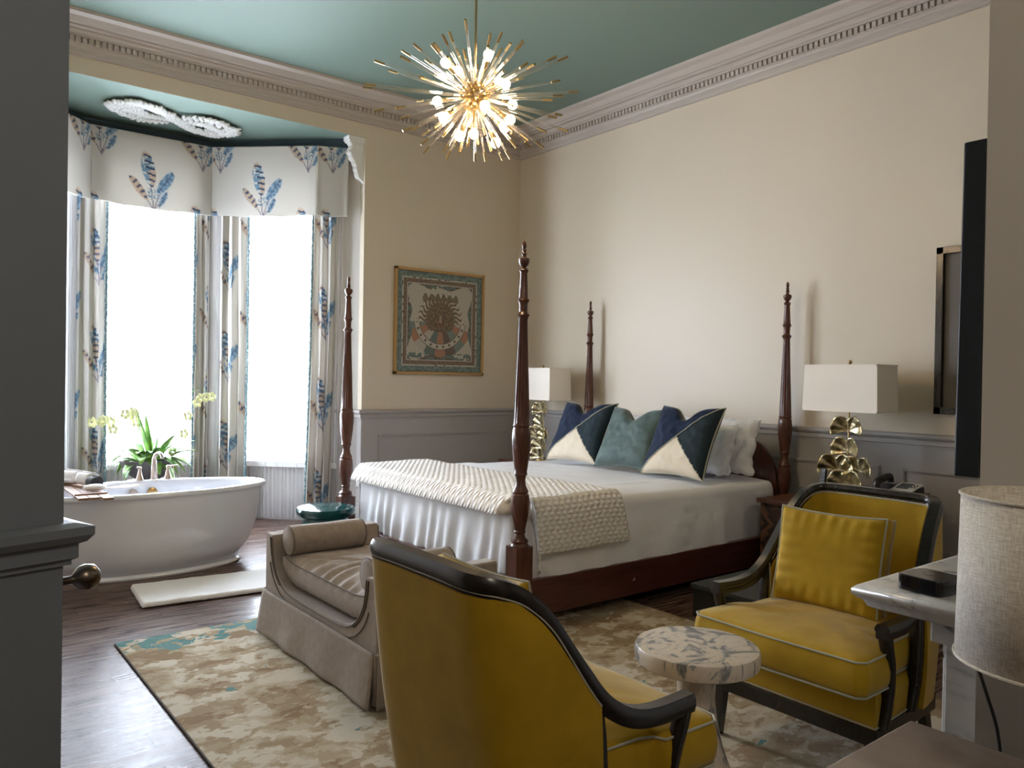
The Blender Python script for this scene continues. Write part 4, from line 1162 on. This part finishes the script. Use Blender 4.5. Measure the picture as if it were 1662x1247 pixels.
pts = [(sx * (q - rr_) + rr_ * cos(a), sy * (q - rr_) + rr_ * sin(a)) for sx, sy, a0 in ((1, 1, 0), (-1, 1, pi / 2), (-1, -1, pi), (1, -1, 3 * pi / 2)) for a in [a0 + pi / 2 * i / 6 for i in range(7)]]
prism(bm, pts, 0, .033); bevel(obj('box_housing', bm, BLKG, bx), .002)
bm = B(); lathe(bm, [(.009, .0331), (.009, .0336), (0, .0336)], 16, Matrix.Translation((.0, .004, 0)))
prism(bm, [(.0, -.0), (.004, .002), (.006, .006), (.001, .005)], .0331, .0337, 'z', Matrix.Translation((.0, .014, 0))); obj('fruit_logo', bm, mat('satin_logo', (.10, .10, .10), .15), bx)
cb_ = B(); tube(cb_, catmull([(-3.53, -5.95, .965), (-3.48, -5.965, .958), (-3.44, -5.97, .957), (-3.40, -6.0, .957), (-3.38, -6.02, .957)], 5), .0035, 6)
o = obj('power_cable', cb_, BLACK); tag(o, 'short black cable trailing from the streaming box on the mantel', 'cable')
cb_ = B(); tube(cb_, catmull([(-3.645, -6.035, .90), (-3.652, -6.075, .80), (-3.645, -6.10, .70), (-3.655, -6.11, .55), (-3.66, -6.10, .3), (-3.66, -6.10, .01)], 5), .0032, 6)
o = obj('power_cable', cb_, BLACK); tag(o, 'thin black cord hanging down beside the marble pilaster', 'cable')
orn = thing('mantel_ornament', 'stepped grey-brown ornament on the mantel, mostly behind the drum lamp', 'ornament', (-3.43, -5.99, .953))
OM = mat('taupe_resin', (.17, .14, .12), .5)
bm = B(); box(bm, -.04, .05, -.03, .03, 0, .02); bevel(obj('foot', bm, OM, orn, smooth=False), .005)
bm = B(); box(bm, -.03, .05, -.025, .025, .02, .05); box(bm, -.045, .05, -.035, .035, .05, .075); box(bm, -.04, .05, -.03, .03, .075, .082); bevel(obj('stepped_block', bm, OM, orn, smooth=False), .004)

# desk and drum lamp in the foreground
dk = thing('stone_console', 'polished taupe stone console under the oatmeal drum lamp', 'console table', (-3.80, -6.0, 0))
bm = B(); box(bm, -.9, 0, -1.0, 0, .72, .75); bevel(obj('console_top', bm, DESK, dk, smooth=False), .004, 3)
for x in (-.86, -.09):
    for y in (-.95, -.09): bm = B(); box(bm, x, x + .05, y, y + .05, 0, .72); obj('leg', bm, EBON, dk, smooth=False)
dl = thing('drum_lamp', 'oatmeal linen drum lamp on the stone console by the mantel', 'lamp', (-3.925, -6.27, .75))
bm = B(); lathe(bm, [(.07, 0), (.07, .012), (.02, .02), (.022, .06), (.028, .11), (.022, .16), (.010, .19), (.009, .25)], 28); obj('lamp_base', bm, STONEB, dl)
bm = B(); lathe(bm, [(.133, .215), (.128, .475)], 64); 
for fc in [f for f in bm.faces if len(f.verts) > 4]: bm.faces.remove(fc)
o = obj('lamp_shade', bm, SHD2, dl); solid(o, .003, -1)
for z, r in ((.215, .134), (.475, .129)): bm = B(); tube(bm, [(r * cos(t * pi / 24), r * sin(t * pi / 24), z) for t in range(49)], .0025, 6); obj('shade_trim', bm, SHD2, dl)
bm = B(); tube(bm, [(0, 0, .25), (0, 0, .44)], .004, 6); tube(bm, [(-.128, 0, .44), (.128, 0, .44)], .0025, 6); obj('shade_spider', bm, BRASS, dl)

# ------------------------------------------------------------------ pedestal table
tb = thing('pedestal_table', 'round swirled marble pedestal table between the two yellow armchairs', 'side table', (-3.29, -5.085, RZ))
bm = B(); lathe(bm, [(.19, .472), (.198, .478), (.2, .49), (.2, .518), (.196, .526), (.186, .528), (0, .528)], 64); obj('table_top', bm, SMARB, tb)
bm = B(); lathe(bm, [(.175, 0), (.175, .012), (.15, .05), (.118, .12), (.088, .2), (.068, .29), (.06, .36), (.063, .42), (.085, .455), (.10, .472)], 48); obj('pedestal', bm, SMARB, tb)

# ------------------------------------------------------------------ yellow armchairs
HP = [(0, 0, .94), (0, .10, .94), (.0, .19, .938), (.012, .232, .935), (.045, .258, .925), (.095, .272, .898), (.15, .283, .845), (.20, .292, .775), (.25, .302, .705), (.305, .312, .635), (.38, .322, .585), (.47, .330, .568), (.60, .334, .572)]
half = catmull([(x, y, z) for x, y, z in HP], 5)
fullp = [Vector((p.x, -p.y, p.z)) for p in half[::-1]] + half[1:]
NI = next(i for i, p in enumerate(half) if p.x > .285)
back = [Vector((p.x, -p.y, p.z)) for p in half[:NI + 1][::-1]] + half[1:NI + 1]
def armchair(label, loc, rz):
    r = thing('armchair', label, 'armchair', loc, rz, None)
    bm = B(); w, h = .025, .020
    sweep(bm, fullp, [(-w * .8, -h * 1.3), (-w, -h * .4), (-w, h * .4), (-w * .7, h), (w * .7, h), (w, h * .4), (w, -h * .1), (w * .78, -h * .35), (w * .86, -h * .8), (w * .7, -h * 1.4)]); obj('top_rail', bm, EBON, r, ang=50)
    # upholstered shell
    def shell(off, m, nm, zb=.235, zt_=-.012):
        bm = B(); nb = len(back)
        def f(u, v):
            i = u * (nb - 1); k = min(nb - 2, int(i)); t = i - k; p = back[k].lerp(back[k + 1], t)
            a = p.x; lean = .115 * max(0, 1 - p.x / .25)
            z = zb + (p.z + zt_ - zb) * v; q = 1 - (z - zb) / (.94 - zb)
            x = p.x + lean * q; y = p.y * (1 + .10 * q * max(0, 1 - p.x / .3))
            d = Vector((back[k + 1].x - back[k].x, back[k + 1].y - back[k].y, 0)).normalized(); n = Vector((d.y, -d.x, 0))
            belly = .012 * sin(pi * v)
            return Vector((x, y, z)) + n * (off * (1 + 0) + (belly if off > 0 else -belly))
        grid(bm, nb * 2, 26, f); return bm, f
    bmo, fo = shell(.019, YEL, ''); obj('back_upholstery', bmo, YEL, r, ang=180)
    bmi, fi = shell(-.022, YEL, ''); obj('inner_upholstery', bmi, YEL, r, ang=180)
    # closing edges and piping
    for u in (0, 1):
        bm = B()
        grid(bm, 21, 2, lambda a, b: fo(u, a) if b < .5 else fi(u, a))
        obj('side_edge', bm, YEL, r)
    for u in (.27, .73):
        bm = B(); tube(bm, [fo(u, i / 24) for i in range(25)], .0018, 5); obj('back_seam', bm, YEL, r)
    bm = B(); tube(bm, [fo(i / 90, 1.0) + Vector((0, 0, -.004)) for i in range(91)], .0035, 6); tube(bm, [fo(0, 1 - i / 30) for i in range(31)], .003, 6); tube(bm, [fo(1, 1 - i / 30) for i in range(31)], .003, 6)
    tube(bm, [fi(i / 90, 1.0) + Vector((0, 0, -.006)) for i in range(91)], .003, 6)
    for s_ in (.235, .765): pass
    obj('edge_piping', bm, PIPE, r)
    for sg in (-1, 1):
        bm = B(); P = catmull([(.278, sg * .306, .65), (.292, sg * .312, .56), (.300, sg * .314, .45), (.312, sg * .312, .34), (.335, sg * .306, .235)], 6)
        tube4(bm, P, .020, .021); obj('side_post', bm, EBON, r, ang=50)
        bm = B(); P = catmull([(.58, sg * .334, .565), (.568, sg * .334, .52), (.545, sg * .332, .45), (.535, sg * .328, .38), (.545, sg * .324, .30), (.565, sg * .320, .235)], 6)
        tube4(bm, P, .020, .017, taper=.012); obj('arm_support', bm, EBON, r, ang=50)
    # deck, apron, seat cushion
    bm = B()
    pl = [(.12, -.29), (.60, -.318), (.60, .318), (.12, .29)]
    rbox(bm, pl, .235, .365, .03); obj('seat_deck', bm, YEL, r)
    bm = B(); prism(bm, [(.10, -.296), (.605, -.323), (.605, .323), (.10, .296)], .178, .236); bevel(obj('apron', bm, EBON, r, smooth=False), .004)
    bm = B(); tube(bm, [(.603, -.316, .243), (.603, .316, .243)], .003, 6)
    for sg in (-1, 1): tube(bm, [(.603, sg * .320, .243), (.12, sg * .293, .243)], .003, 6)
    obj('apron_piping', bm, PIPE, r)
    cush = [(.10, -.27), (.46, -.285), (.50, -.30), (.515, -.33), (.70, -.335), (.725, -.31), (.735, 0), (.725, .31), (.70, .335), (.515, .33), (.50, .30), (.46, .285), (.10, .27)]
    bm = B(); cush_mesh(bm, cush, .366, .495, .030); sc = obj('seat_cushion', bm, YEL, r, ang=180)
    bm = B()
    for z in (.375, .490):
        P = [Vector((x * 1.0, y, z)) for x, y in dens(cush)]; P.append(P[0]); tube(bm, [p + Vector((.004 if p.x > .6 else 0, .004 * (1 if p.y > 0 else -1), 0)) for p in P], .0038, 6)
    obj('seat_piping', bm, PIPE, sc)
    for sx, sy in ((.585, .302), (.585, -.302), (.14, .265), (.14, -.265)):
        bm = B(); dxx = .01 if sx > .3 else -.05
        V0 = [(sx + a * .019, sy + b * .019, .18) for a, b in ((-1, -1), (1, -1), (1, 1), (-1, 1))]; V1 = [(sx + dxx + a * .014, sy * 1.02 + b * .012, 0) for a, b in ((-1, -1), (1, -1), (1, 1), (-1, 1))]
        a4 = [bm.verts.new(p) for p in V0]; b4 = [bm.verts.new(p) for p in V1]; bm.faces.new(a4); bm.faces.new(b4[::-1])
        for i in range(4): bm.faces.new((a4[i], a4[(i + 1) % 4], b4[(i + 1) % 4], b4[i]))
        obj('leg', bm, EBON, r, smooth=False)
    return r
def tube4(bm, P, w, d, taper=0.):
    P, T = frames(P); rings = []
    for i, (p, t) in enumerate(zip(P, T)):
        s = Vector((0, 1, 0)); n = s.cross(t).normalized(); k = 1 + taper * 20 * (abs(i / (len(P) - 1) - .5) - .25)
        rings.append([bm.verts.new(p + s * a * w * k + n * b * d * k) for a, b in ((-1, -.6), (-.6, -1), (.6, -1), (1, -.6), (1, .6), (.6, 1), (-.6, 1), (-1, .6))])
    for a, b in zip(rings, rings[1:]):
        for i in range(8): bm.faces.new((a[i], a[(i + 1) % 8], b[(i + 1) % 8], b[i]))
    bm.faces.new(rings[0]); bm.faces.new(rings[-1])
def dens(P, st=.02):
    out = []
    for (a, b), (c, d) in zip(P, P[1:] + P[:1]):
        L = sqrt((c - a) ** 2 + (d - b) ** 2); k = max(1, int(L / st))
        out += [(a + (c - a) * i / k, b + (d - b) * i / k) for i in range(k)]
    return out
def rbox(bm, P, z0, z1, r):
    cx = sum(p[0] for p in P) / len(P); cy = sum(p[1] for p in P) / len(P); D = dens(P)
    prof_ = [(r * (1 - cos(a)) , r * (1 - sin(a))) for a in [i * pi / 2 / 5 for i in range(6)]]
    lv = [(z0, 0)] + [(z1 - r + r * sin(a), r * (1 - cos(a))) for a in [i * pi / 2 / 5 for i in range(6)]]
    rg = []
    for z, ins in lv:
        rg.append([bm.verts.new((x - ins * (1 if x > cx else -1) * min(1, abs(x - cx) * 8), y - ins * (1 if y > cy else -1) * min(1, abs(y - cy) * 8), z)) for x, y in D])
    n = len(D)
    for a, b in zip(rg, rg[1:]):
        for i in range(n): bm.faces.new((a[i], a[(i + 1) % n], b[(i + 1) % n], b[i]))
    bm.faces.new(rg[0]); bm.faces.new(rg[-1])
def cush_mesh(bm, P, z0, z1, crown, wr=.004):
    D = dens(P, .014); cx = sum(p[0] for p in D) / len(D); cy = 0; n = len(D)
    rg = []
    K = 8
    def wob(x, y, z): return wr * ns(x * 16, y * 16, z * 5)
    lv = []
    for j in range(K + 1): lv.append(('b', j / K))
    def put(s, z, bul=0):
        R_ = []
        for x, y in D:
            X = cx + (x - cx) * s; Y = y * s
            nx_ = (x - cx); l = sqrt(nx_ * nx_ + y * y); X += bul * nx_ / l; Y += bul * y / l
            R_.append(bm.verts.new((X, Y, z + wob(X, Y, z))))
        return R_
    for s in (.1, .4, .7, .9, .97): rg.append(put(s, z0 - .0 + .006 * (s > .95)))
    zz = [(z0 + .006, .0), (z0 + .03, .010), ((z0 + z1) / 2, .014), (z1 - .03, .010), (z1 - .005, .0)]
    for z, b in zz: rg.append(put(1.0, z, b))
    for s in (.97, .93, .87, .8, .7, .58, .45, .3, .15, .04): rg.append(put(s, z1 + crown * (1 - s ** 3.0)))
    for a, b in zip(rg, rg[1:]):
        for i in range(n): bm.faces.new((a[i], a[(i + 1) % n], b[(i + 1) % n], b[i]))
    bm.faces.new(rg[0]); bm.faces.new(rg[-1])
armchair('mustard velvet armchair by the bench, turned to show its back', (-4.345, -5.085, RZ), 0)
armchair('mustard velvet armchair beside the nightstand, seat and cushion showing', (-2.19, -5.11, RZ), pi)
def backpillow(label, loc, rz, lean, w=.44, h=.43, t=.13, seed=1):
    r = thing('velvet_cushion', label, 'cushion', loc); r.rotation_euler = (0, lean, rz)
    bm = B(); n = 36
    def f(sg):
        def g(u, v):
            a = (u - .5) * 2; b = (v - .5) * 2
            k = (max(0, 1 - a ** 6) * max(0, 1 - b ** 6)) ** .5
            wr = .006 * sin(a * 26 + 3 * b) * (abs(b) ** 4) + .006 * sin(b * 24 + 2 * a) * (abs(a) ** 4)
            return (sg * (.036 + (t / 2 - .036) * k * (1 + .1 * ns(a * 2, b * 2, seed)) + wr * k), a * w / 2 * (1 - .03 * (1 - b * b)), (b + 1) * h / 2 - .03 * h * b * (1 - a * a))
        return g
    F, K = f(-1), f(1); grid(bm, n, n, F); grid(bm, n, n, K)
    edge = lambda q: [q(i / (n - 1), 0) for i in range(n)] + [q(1, i / (n - 1)) for i in range(1, n)] + [q(1 - i / (n - 1), 1) for i in range(1, n)] + [q(0, 1 - i / (n - 1)) for i in range(1, n)]
    E1, E2 = edge(F), edge(K)
    v1 = [bm.verts.new(p) for p in E1]; v2 = [bm.verts.new(p) for p in E2]; m = len(v1)
    for i in range(m - 1): bm.faces.new((v1[i], v1[i + 1], v2[i + 1], v2[i]))
    bmesh.ops.remove_doubles(bm, verts=bm.verts, dist=.0008)
    obj('cushion_cover', bm, YEL, r, ang=180)
    bm = B(); tube(bm, [Vector(p) + Vector((-.002, 0, 0)) for p in E1[:-1]], .004, 6); tube(bm, E2[:-1], .004, 6); obj('cushion_piping', bm, PIPE, r)
    return r
backpillow('mustard cushion leaning in the armchair beside the nightstand', (-2.50, -5.08, .515), radians(4), radians(12), w=.42, h=.38)
backpillow('mustard cushion showing just above the back of the armchair by the bench', (-4.05, -5.0, .51), pi, radians(13), w=.39, h=.38)

# ------------------------------------------------------------------ upholstered bench at the foot of the bed
bn = thing('upholstered_bench', 'taupe skirted bench with sloped arms at the foot of the bed', 'bench', (-3.44, -3.205, RZ))
HW, D0, D1 = .618, -.335, .29
inner = catmull([(-.53, .535, 0), (-.522, .48, 0), (-.50, .41, 0), (-.45, .345, 0), (-.37, .295, 0), (-.26, .278, 0), (0, .272, 0), (.26, .278, 0), (.37, .295, 0), (.45, .345, 0), (.50, .41, 0), (.522, .48, 0), (.53, .535, 0)], 5)
prof_ = [(-HW, .225), (-HW, .53), (-HW + .008, .538)] + [(p.x, p.y) for p in inner] + [(HW - .008, .538), (HW, .53), (HW, .225)]
bm = B(); prism(bm, prof_, D0, D1, 'x'); bevel(obj('bench_frame', bm, TAUP, bn, smooth=False), .012, 3)
for x in (D0 - .002, D1 + .002):
    bm = B(); tube(bm, [(x, p.x, p.y - .012) for p in inner], .004, 6); obj('welt', bm, TAUPD, bn)
    bm = B(); tube(bm, [(x, p.x * 1.075, p.y - .05) for p in inner[8:-8]], .004, 6); obj('welt', bm, TAUPD, bn)
nail = None
for i in range(90):
    t = i / 89; k = t * (len(inner) - 1); a = inner[int(k)]; b = inner[min(len(inner) - 1, int(k) + 1)]; p = a.lerp(b, k - int(k))
    if abs(p.x) <= .40: continue
    if nail is None:
        bm = B(); ball(bm, (0, 0, 0), .0045, 6, 4); nl = nail = obj('nailhead', bm, BRONZ, bn)
    else:
        nl = nail.copy(); COL.objects.link(nl)
    nl.location = (D0 - .003, p.x + (.018 if p.x > 0 else -.018), p.y - .014)
# skirt: flat panels with corner kick pleats
bm = B()
def skirt(p0, p1, flare):
    a = Vector(p0); b = Vector(p1); L = (b - a).length; d = (b - a) / L; n = Vector((d.y, -d.x))
    def f(u, v):
        z = .236 - .224 * v; w = .006 * v * sin(u * L * 17 + 1) + .004 * v * ns(u * 9, v * 2, L)
        q = a + d * (L * u + (u - .5) * .03 * v) + n * (.012 + flare * v + w)
        return (q.x, q.y, z)
    grid(bm, 50, 14, f)
c = .0
skirt((D0, HW), (D0, -HW), .028); skirt((D0, -HW), (D1, -HW), .02); skirt((D1, -HW), (D1, HW), .02); skirt((D1, HW), (D0, HW), .02)
for v_ in bm.verts:
    pass
o = obj('skirt', bm, TAUP, bn, ang=180); solid(o, .006)
for sx in (D0, D1):
    for sy in (-HW, HW): bm = B(); box(bm, sx - .012, sx + .012, sy - .012, sy + .012, .02, .23); obj('corner_pleat', bm, TAUP, bn, smooth=False)
for sx in (D0 + .04, D1 - .04):
    for sy in (-HW + .04, HW - .04): bm = B(); box(bm, sx - .02, sx + .02, sy - .02, sy + .02, 0, .05); obj('leg', bm, EBON, bn, smooth=False)
bm = B(); box(bm, D0 + .01, D1 - .01, -HW + .01, HW - .01, .05, .225); obj('inner_base', bm, TAUPD, bn, smooth=False)
cp = [(D0 + .045, -.475), (D1 - .02, -.475), (D1 - .02, .475), (D0 + .045, .475)]
bm = B(); D = dens(cp, .014); rg = []; n = len(D)
def put(s, z, pu=0.):
    R_ = []
    for x, y in D:
        X = x * s + pu * (1 if x > .2 else (-1 if x < -.2 else 0)); Y = y * s
        e = (abs(Y) / .455) ** 4
        R_.append(bm.verts.new((X, Y, z + .035 * max(0, (abs(Y) - .32) / .13) ** 1.5 * (1 if z < .4 else .5) + (.010 * sin(Y * 62 + 10 * X * X + 3 * ns(X * 5, Y * 5)) * (1 - e) * (1 if z > .38 else 0)) + .004 * ns(X * 14, Y * 24))))
    return R_
for s, z, pu in ((.1, .30, 0), (.9, .30, 0), (1, .305, 0), (1, .34, .008), (1, .38, .008), (1, .405, 0), (.97, .414, 0), (.92, .424, 0), (.84, .434, 0), (.7, .444, 0), (.5, .45, 0), (.3, .452, 0), (.1, .452, 0)): rg.append(put(s, z, pu))
for a, b in zip(rg, rg[1:]):
    for i in range(n): bm.faces.new((a[i], a[(i + 1) % n], b[(i + 1) % n], b[i]))
bm.faces.new(rg[0]); bm.faces.new(rg[-1]); obj('seat_cushion', bm, TAUP, bn, ang=180)
bm = B()
P = [Vector((x, y, .408 + .018 * max(0, (abs(y) - .32) / .13) ** 1.5)) for x, y in D]; P.append(P[0]); tube(bm, P, .004, 6); obj('cushion_welt', bm, TAUPD, bn)
def bolster(y, label):
    r = thing('bolster', label, 'bolster cushion', (-3.515, y, .515 + RZ))
    bm = B(); R_ = .076; L = .43
    pr = [(0, -L / 2), (R_ * .8, -L / 2), (R_ * .97, -L / 2 + .006), (R_, -L / 2 + .02)] + [(R_ * (1 + .015 * sin(i)), -L / 2 + .02 + (L - .04) * i / 10) for i in range(1, 10)] + [(R_, L / 2 - .02), (R_ * .97, L / 2 - .006), (R_ * .8, L / 2), (0, L / 2)]
    lathe(bm, pr, 36, Matrix.Rotation(pi / 2, 4, 'Y')); obj('bolster_cover', bm, TAUP, r, ang=60)
    bm = B()
    for s in (-1, 1): tube(bm, [(s * (L / 2 - .008), (R_ - .001) * cos(t * pi / 18), (R_ - .001) * sin(t * pi / 18)) for t in range(37)], .003, 6)
    obj('bolster_welt', bm, TAUPD, r)
bolster(-2.765, 'taupe bolster on the bench arm nearest the tub')
bolster(-3.645, 'taupe bolster on the bench end partly hidden by the armchair')

# ------------------------------------------------------------------ sputnik chandelier
CC = Vector((-2.92, -3.255, 2.905))
cl = thing('sputnik_chandelier', 'brass and clear rod starburst chandelier with lit globe bulbs', 'chandelier', CC)
bm = B(); ball(bm, (0, 0, 0), .062, 20, 12)
for i in range(60):
    k = i + .5; ph_ = math.acos(1 - 2 * k / 60); th = pi * (1 + 5 ** .5) * k; d = Vector((cos(th) * sin(ph_), sin(th) * sin(ph_), cos(ph_)))
    lathe(bm, [(.009, .055), (.009, .08), (.006, .084)], 8, align((0, 0, 0), d))
obj('hub', bm, BRASS, cl)
bm = B(); tube(bm, [(0, 0, .05), (0, 0, H - CC.z - .002)], .0065, 10); obj('down_rod', bm, BRASS, cl)
bm = B(); lathe(bm, [(.065, H - CC.z - .025), (.07, H - CC.z - .015), (.07, H - CC.z - .001)], 24); obj('ceiling_canopy', bm, BRASS, cl)
rnd = random.Random(11)
NR = 92
for i in range(NR):
    k = i + .5; ph_ = math.acos(1 - 2 * k / NR); th = pi * (1 + 5 ** .5) * k + rnd.uniform(-.1, .1)
    d = Vector((cos(th) * sin(ph_), sin(th) * sin(ph_), cos(ph_))).normalized()
    if d.z > .985: continue
    Lr = 1 / sqrt((d.x ** 2 + d.y ** 2) / .60 ** 2 + d.z ** 2 / .31 ** 2) * rnd.choice((1, .98, .86, .80))
    bm = B(); lathe(bm, [(.0062, .08), (.0062, Lr - .05)], 8, align((0, 0, 0), d)); ro = obj('clear_rod', bm, ACRY, cl)
    bm = B(); lathe(bm, [(.0068, Lr - .055), (.0068, Lr), (.0, Lr)], 8, align((0, 0, 0), d)); obj('brass_tip', bm, BRASS, ro)
# bulbs on short brass arms; directions given as (right, up, toward viewer) in room axes
Rv = Vector((.786, -.619, 0)); Fv = Vector((-.619, -.786, 0))
for (px, py, tz) in ((725, 112, .3), (791, 103, .5), (817, 130, -.4), (806, 119, -.8), (708, 153, -.7), (755, 136, -.9), (724, 197, .4), (746, 212, -.5), (770, 219, .2), (788, 187, .9), (817, 210, .3), (803, 221, -.6), (829, 155, -.8), (826, 182, -.6), (740, 100, -.9)):
    a = (px - 770) / 1270 * 4.2; b = -(py - 158) / 1270 * 4.2
    d = (Rv * a + Vector((0, 0, b)) + Fv * tz * .17)
    Lb = d.length; d.normalize()
    bm = B(); lathe(bm, [(.006, .06), (.006, Lb - .065), (.013, Lb - .06), (.014, Lb - .025), (.010, Lb - .02)], 10, align((0, 0, 0), d)); so = obj('bulb_socket', bm, BRASS, cl)
    bm = B(); lathe(bm, [(.009, Lb - .022), (.012, Lb - .016), (.022, Lb - .004), (.025, Lb + .010), (.022, Lb + .023), (.011, Lb + .033), (0, Lb + .035)], 14, align((0, 0, 0), d)); obj('globe_bulb', bm, BULB, so)

# ------------------------------------------------------------------ light, world, camera
w = bpy.data.worlds.new('daylight'); S.world = w; w.use_nodes = True
bg = w.node_tree.nodes['Background']; bg.inputs[0].default_value = (.80, .87, 1, 1); bg.inputs[1].default_value = 26.
hl = bpy.data.lights.new('hall_fill_light', 'POINT'); hl.energy = 34; hl.color = (1, .86, .70); hl.shadow_soft_size = .25  # unseen warm fill added behind the camera, standing for the hall's light
ho = bpy.data.objects.new('hall_fill_light', hl); COL.objects.link(ho); ho.location = (-5.6, -7.5, 3.2)
cam = bpy.data.cameras.new('camera'); co = bpy.data.objects.new('camera', cam); COL.objects.link(co)
cam.sensor_width = 36; cam.lens = 1270.61 / 1662 * 36; cam.clip_start = .05
yaw, pit, rol = radians(38.22989848), radians(-.44766576), radians(.92818947)
fv = Vector((sin(yaw) * cos(pit), cos(yaw) * cos(pit), sin(pit))); rv = Vector((cos(yaw), -sin(yaw), 0)); uv_ = rv.cross(fv)
r2 = rv * cos(rol) + uv_ * sin(rol); u2 = -rv * sin(rol) + uv_ * cos(rol)
Mx = Matrix((r2, u2, -fv)).transposed().to_4x4(); Mx.translation = (-5.35, -6.703, 1.4); co.matrix_world = Mx
S.camera = co
S.view_settings.view_transform = 'Standard'; S.view_settings.look = 'None'; S.view_settings.exposure = 1.05; S.view_settings.gamma = 1
S.view_settings.use_curve_mapping = False
cy = S.cycles
cy.use_denoising = True; cy.max_bounces = 9; cy.diffuse_bounces = 5; cy.glossy_bounces = 4; cy.transparent_max_bounces = 16; cy.transmission_bounces = 6
cy.caustics_reflective = False; cy.caustics_refractive = False; cy.sample_clamp_indirect = 6
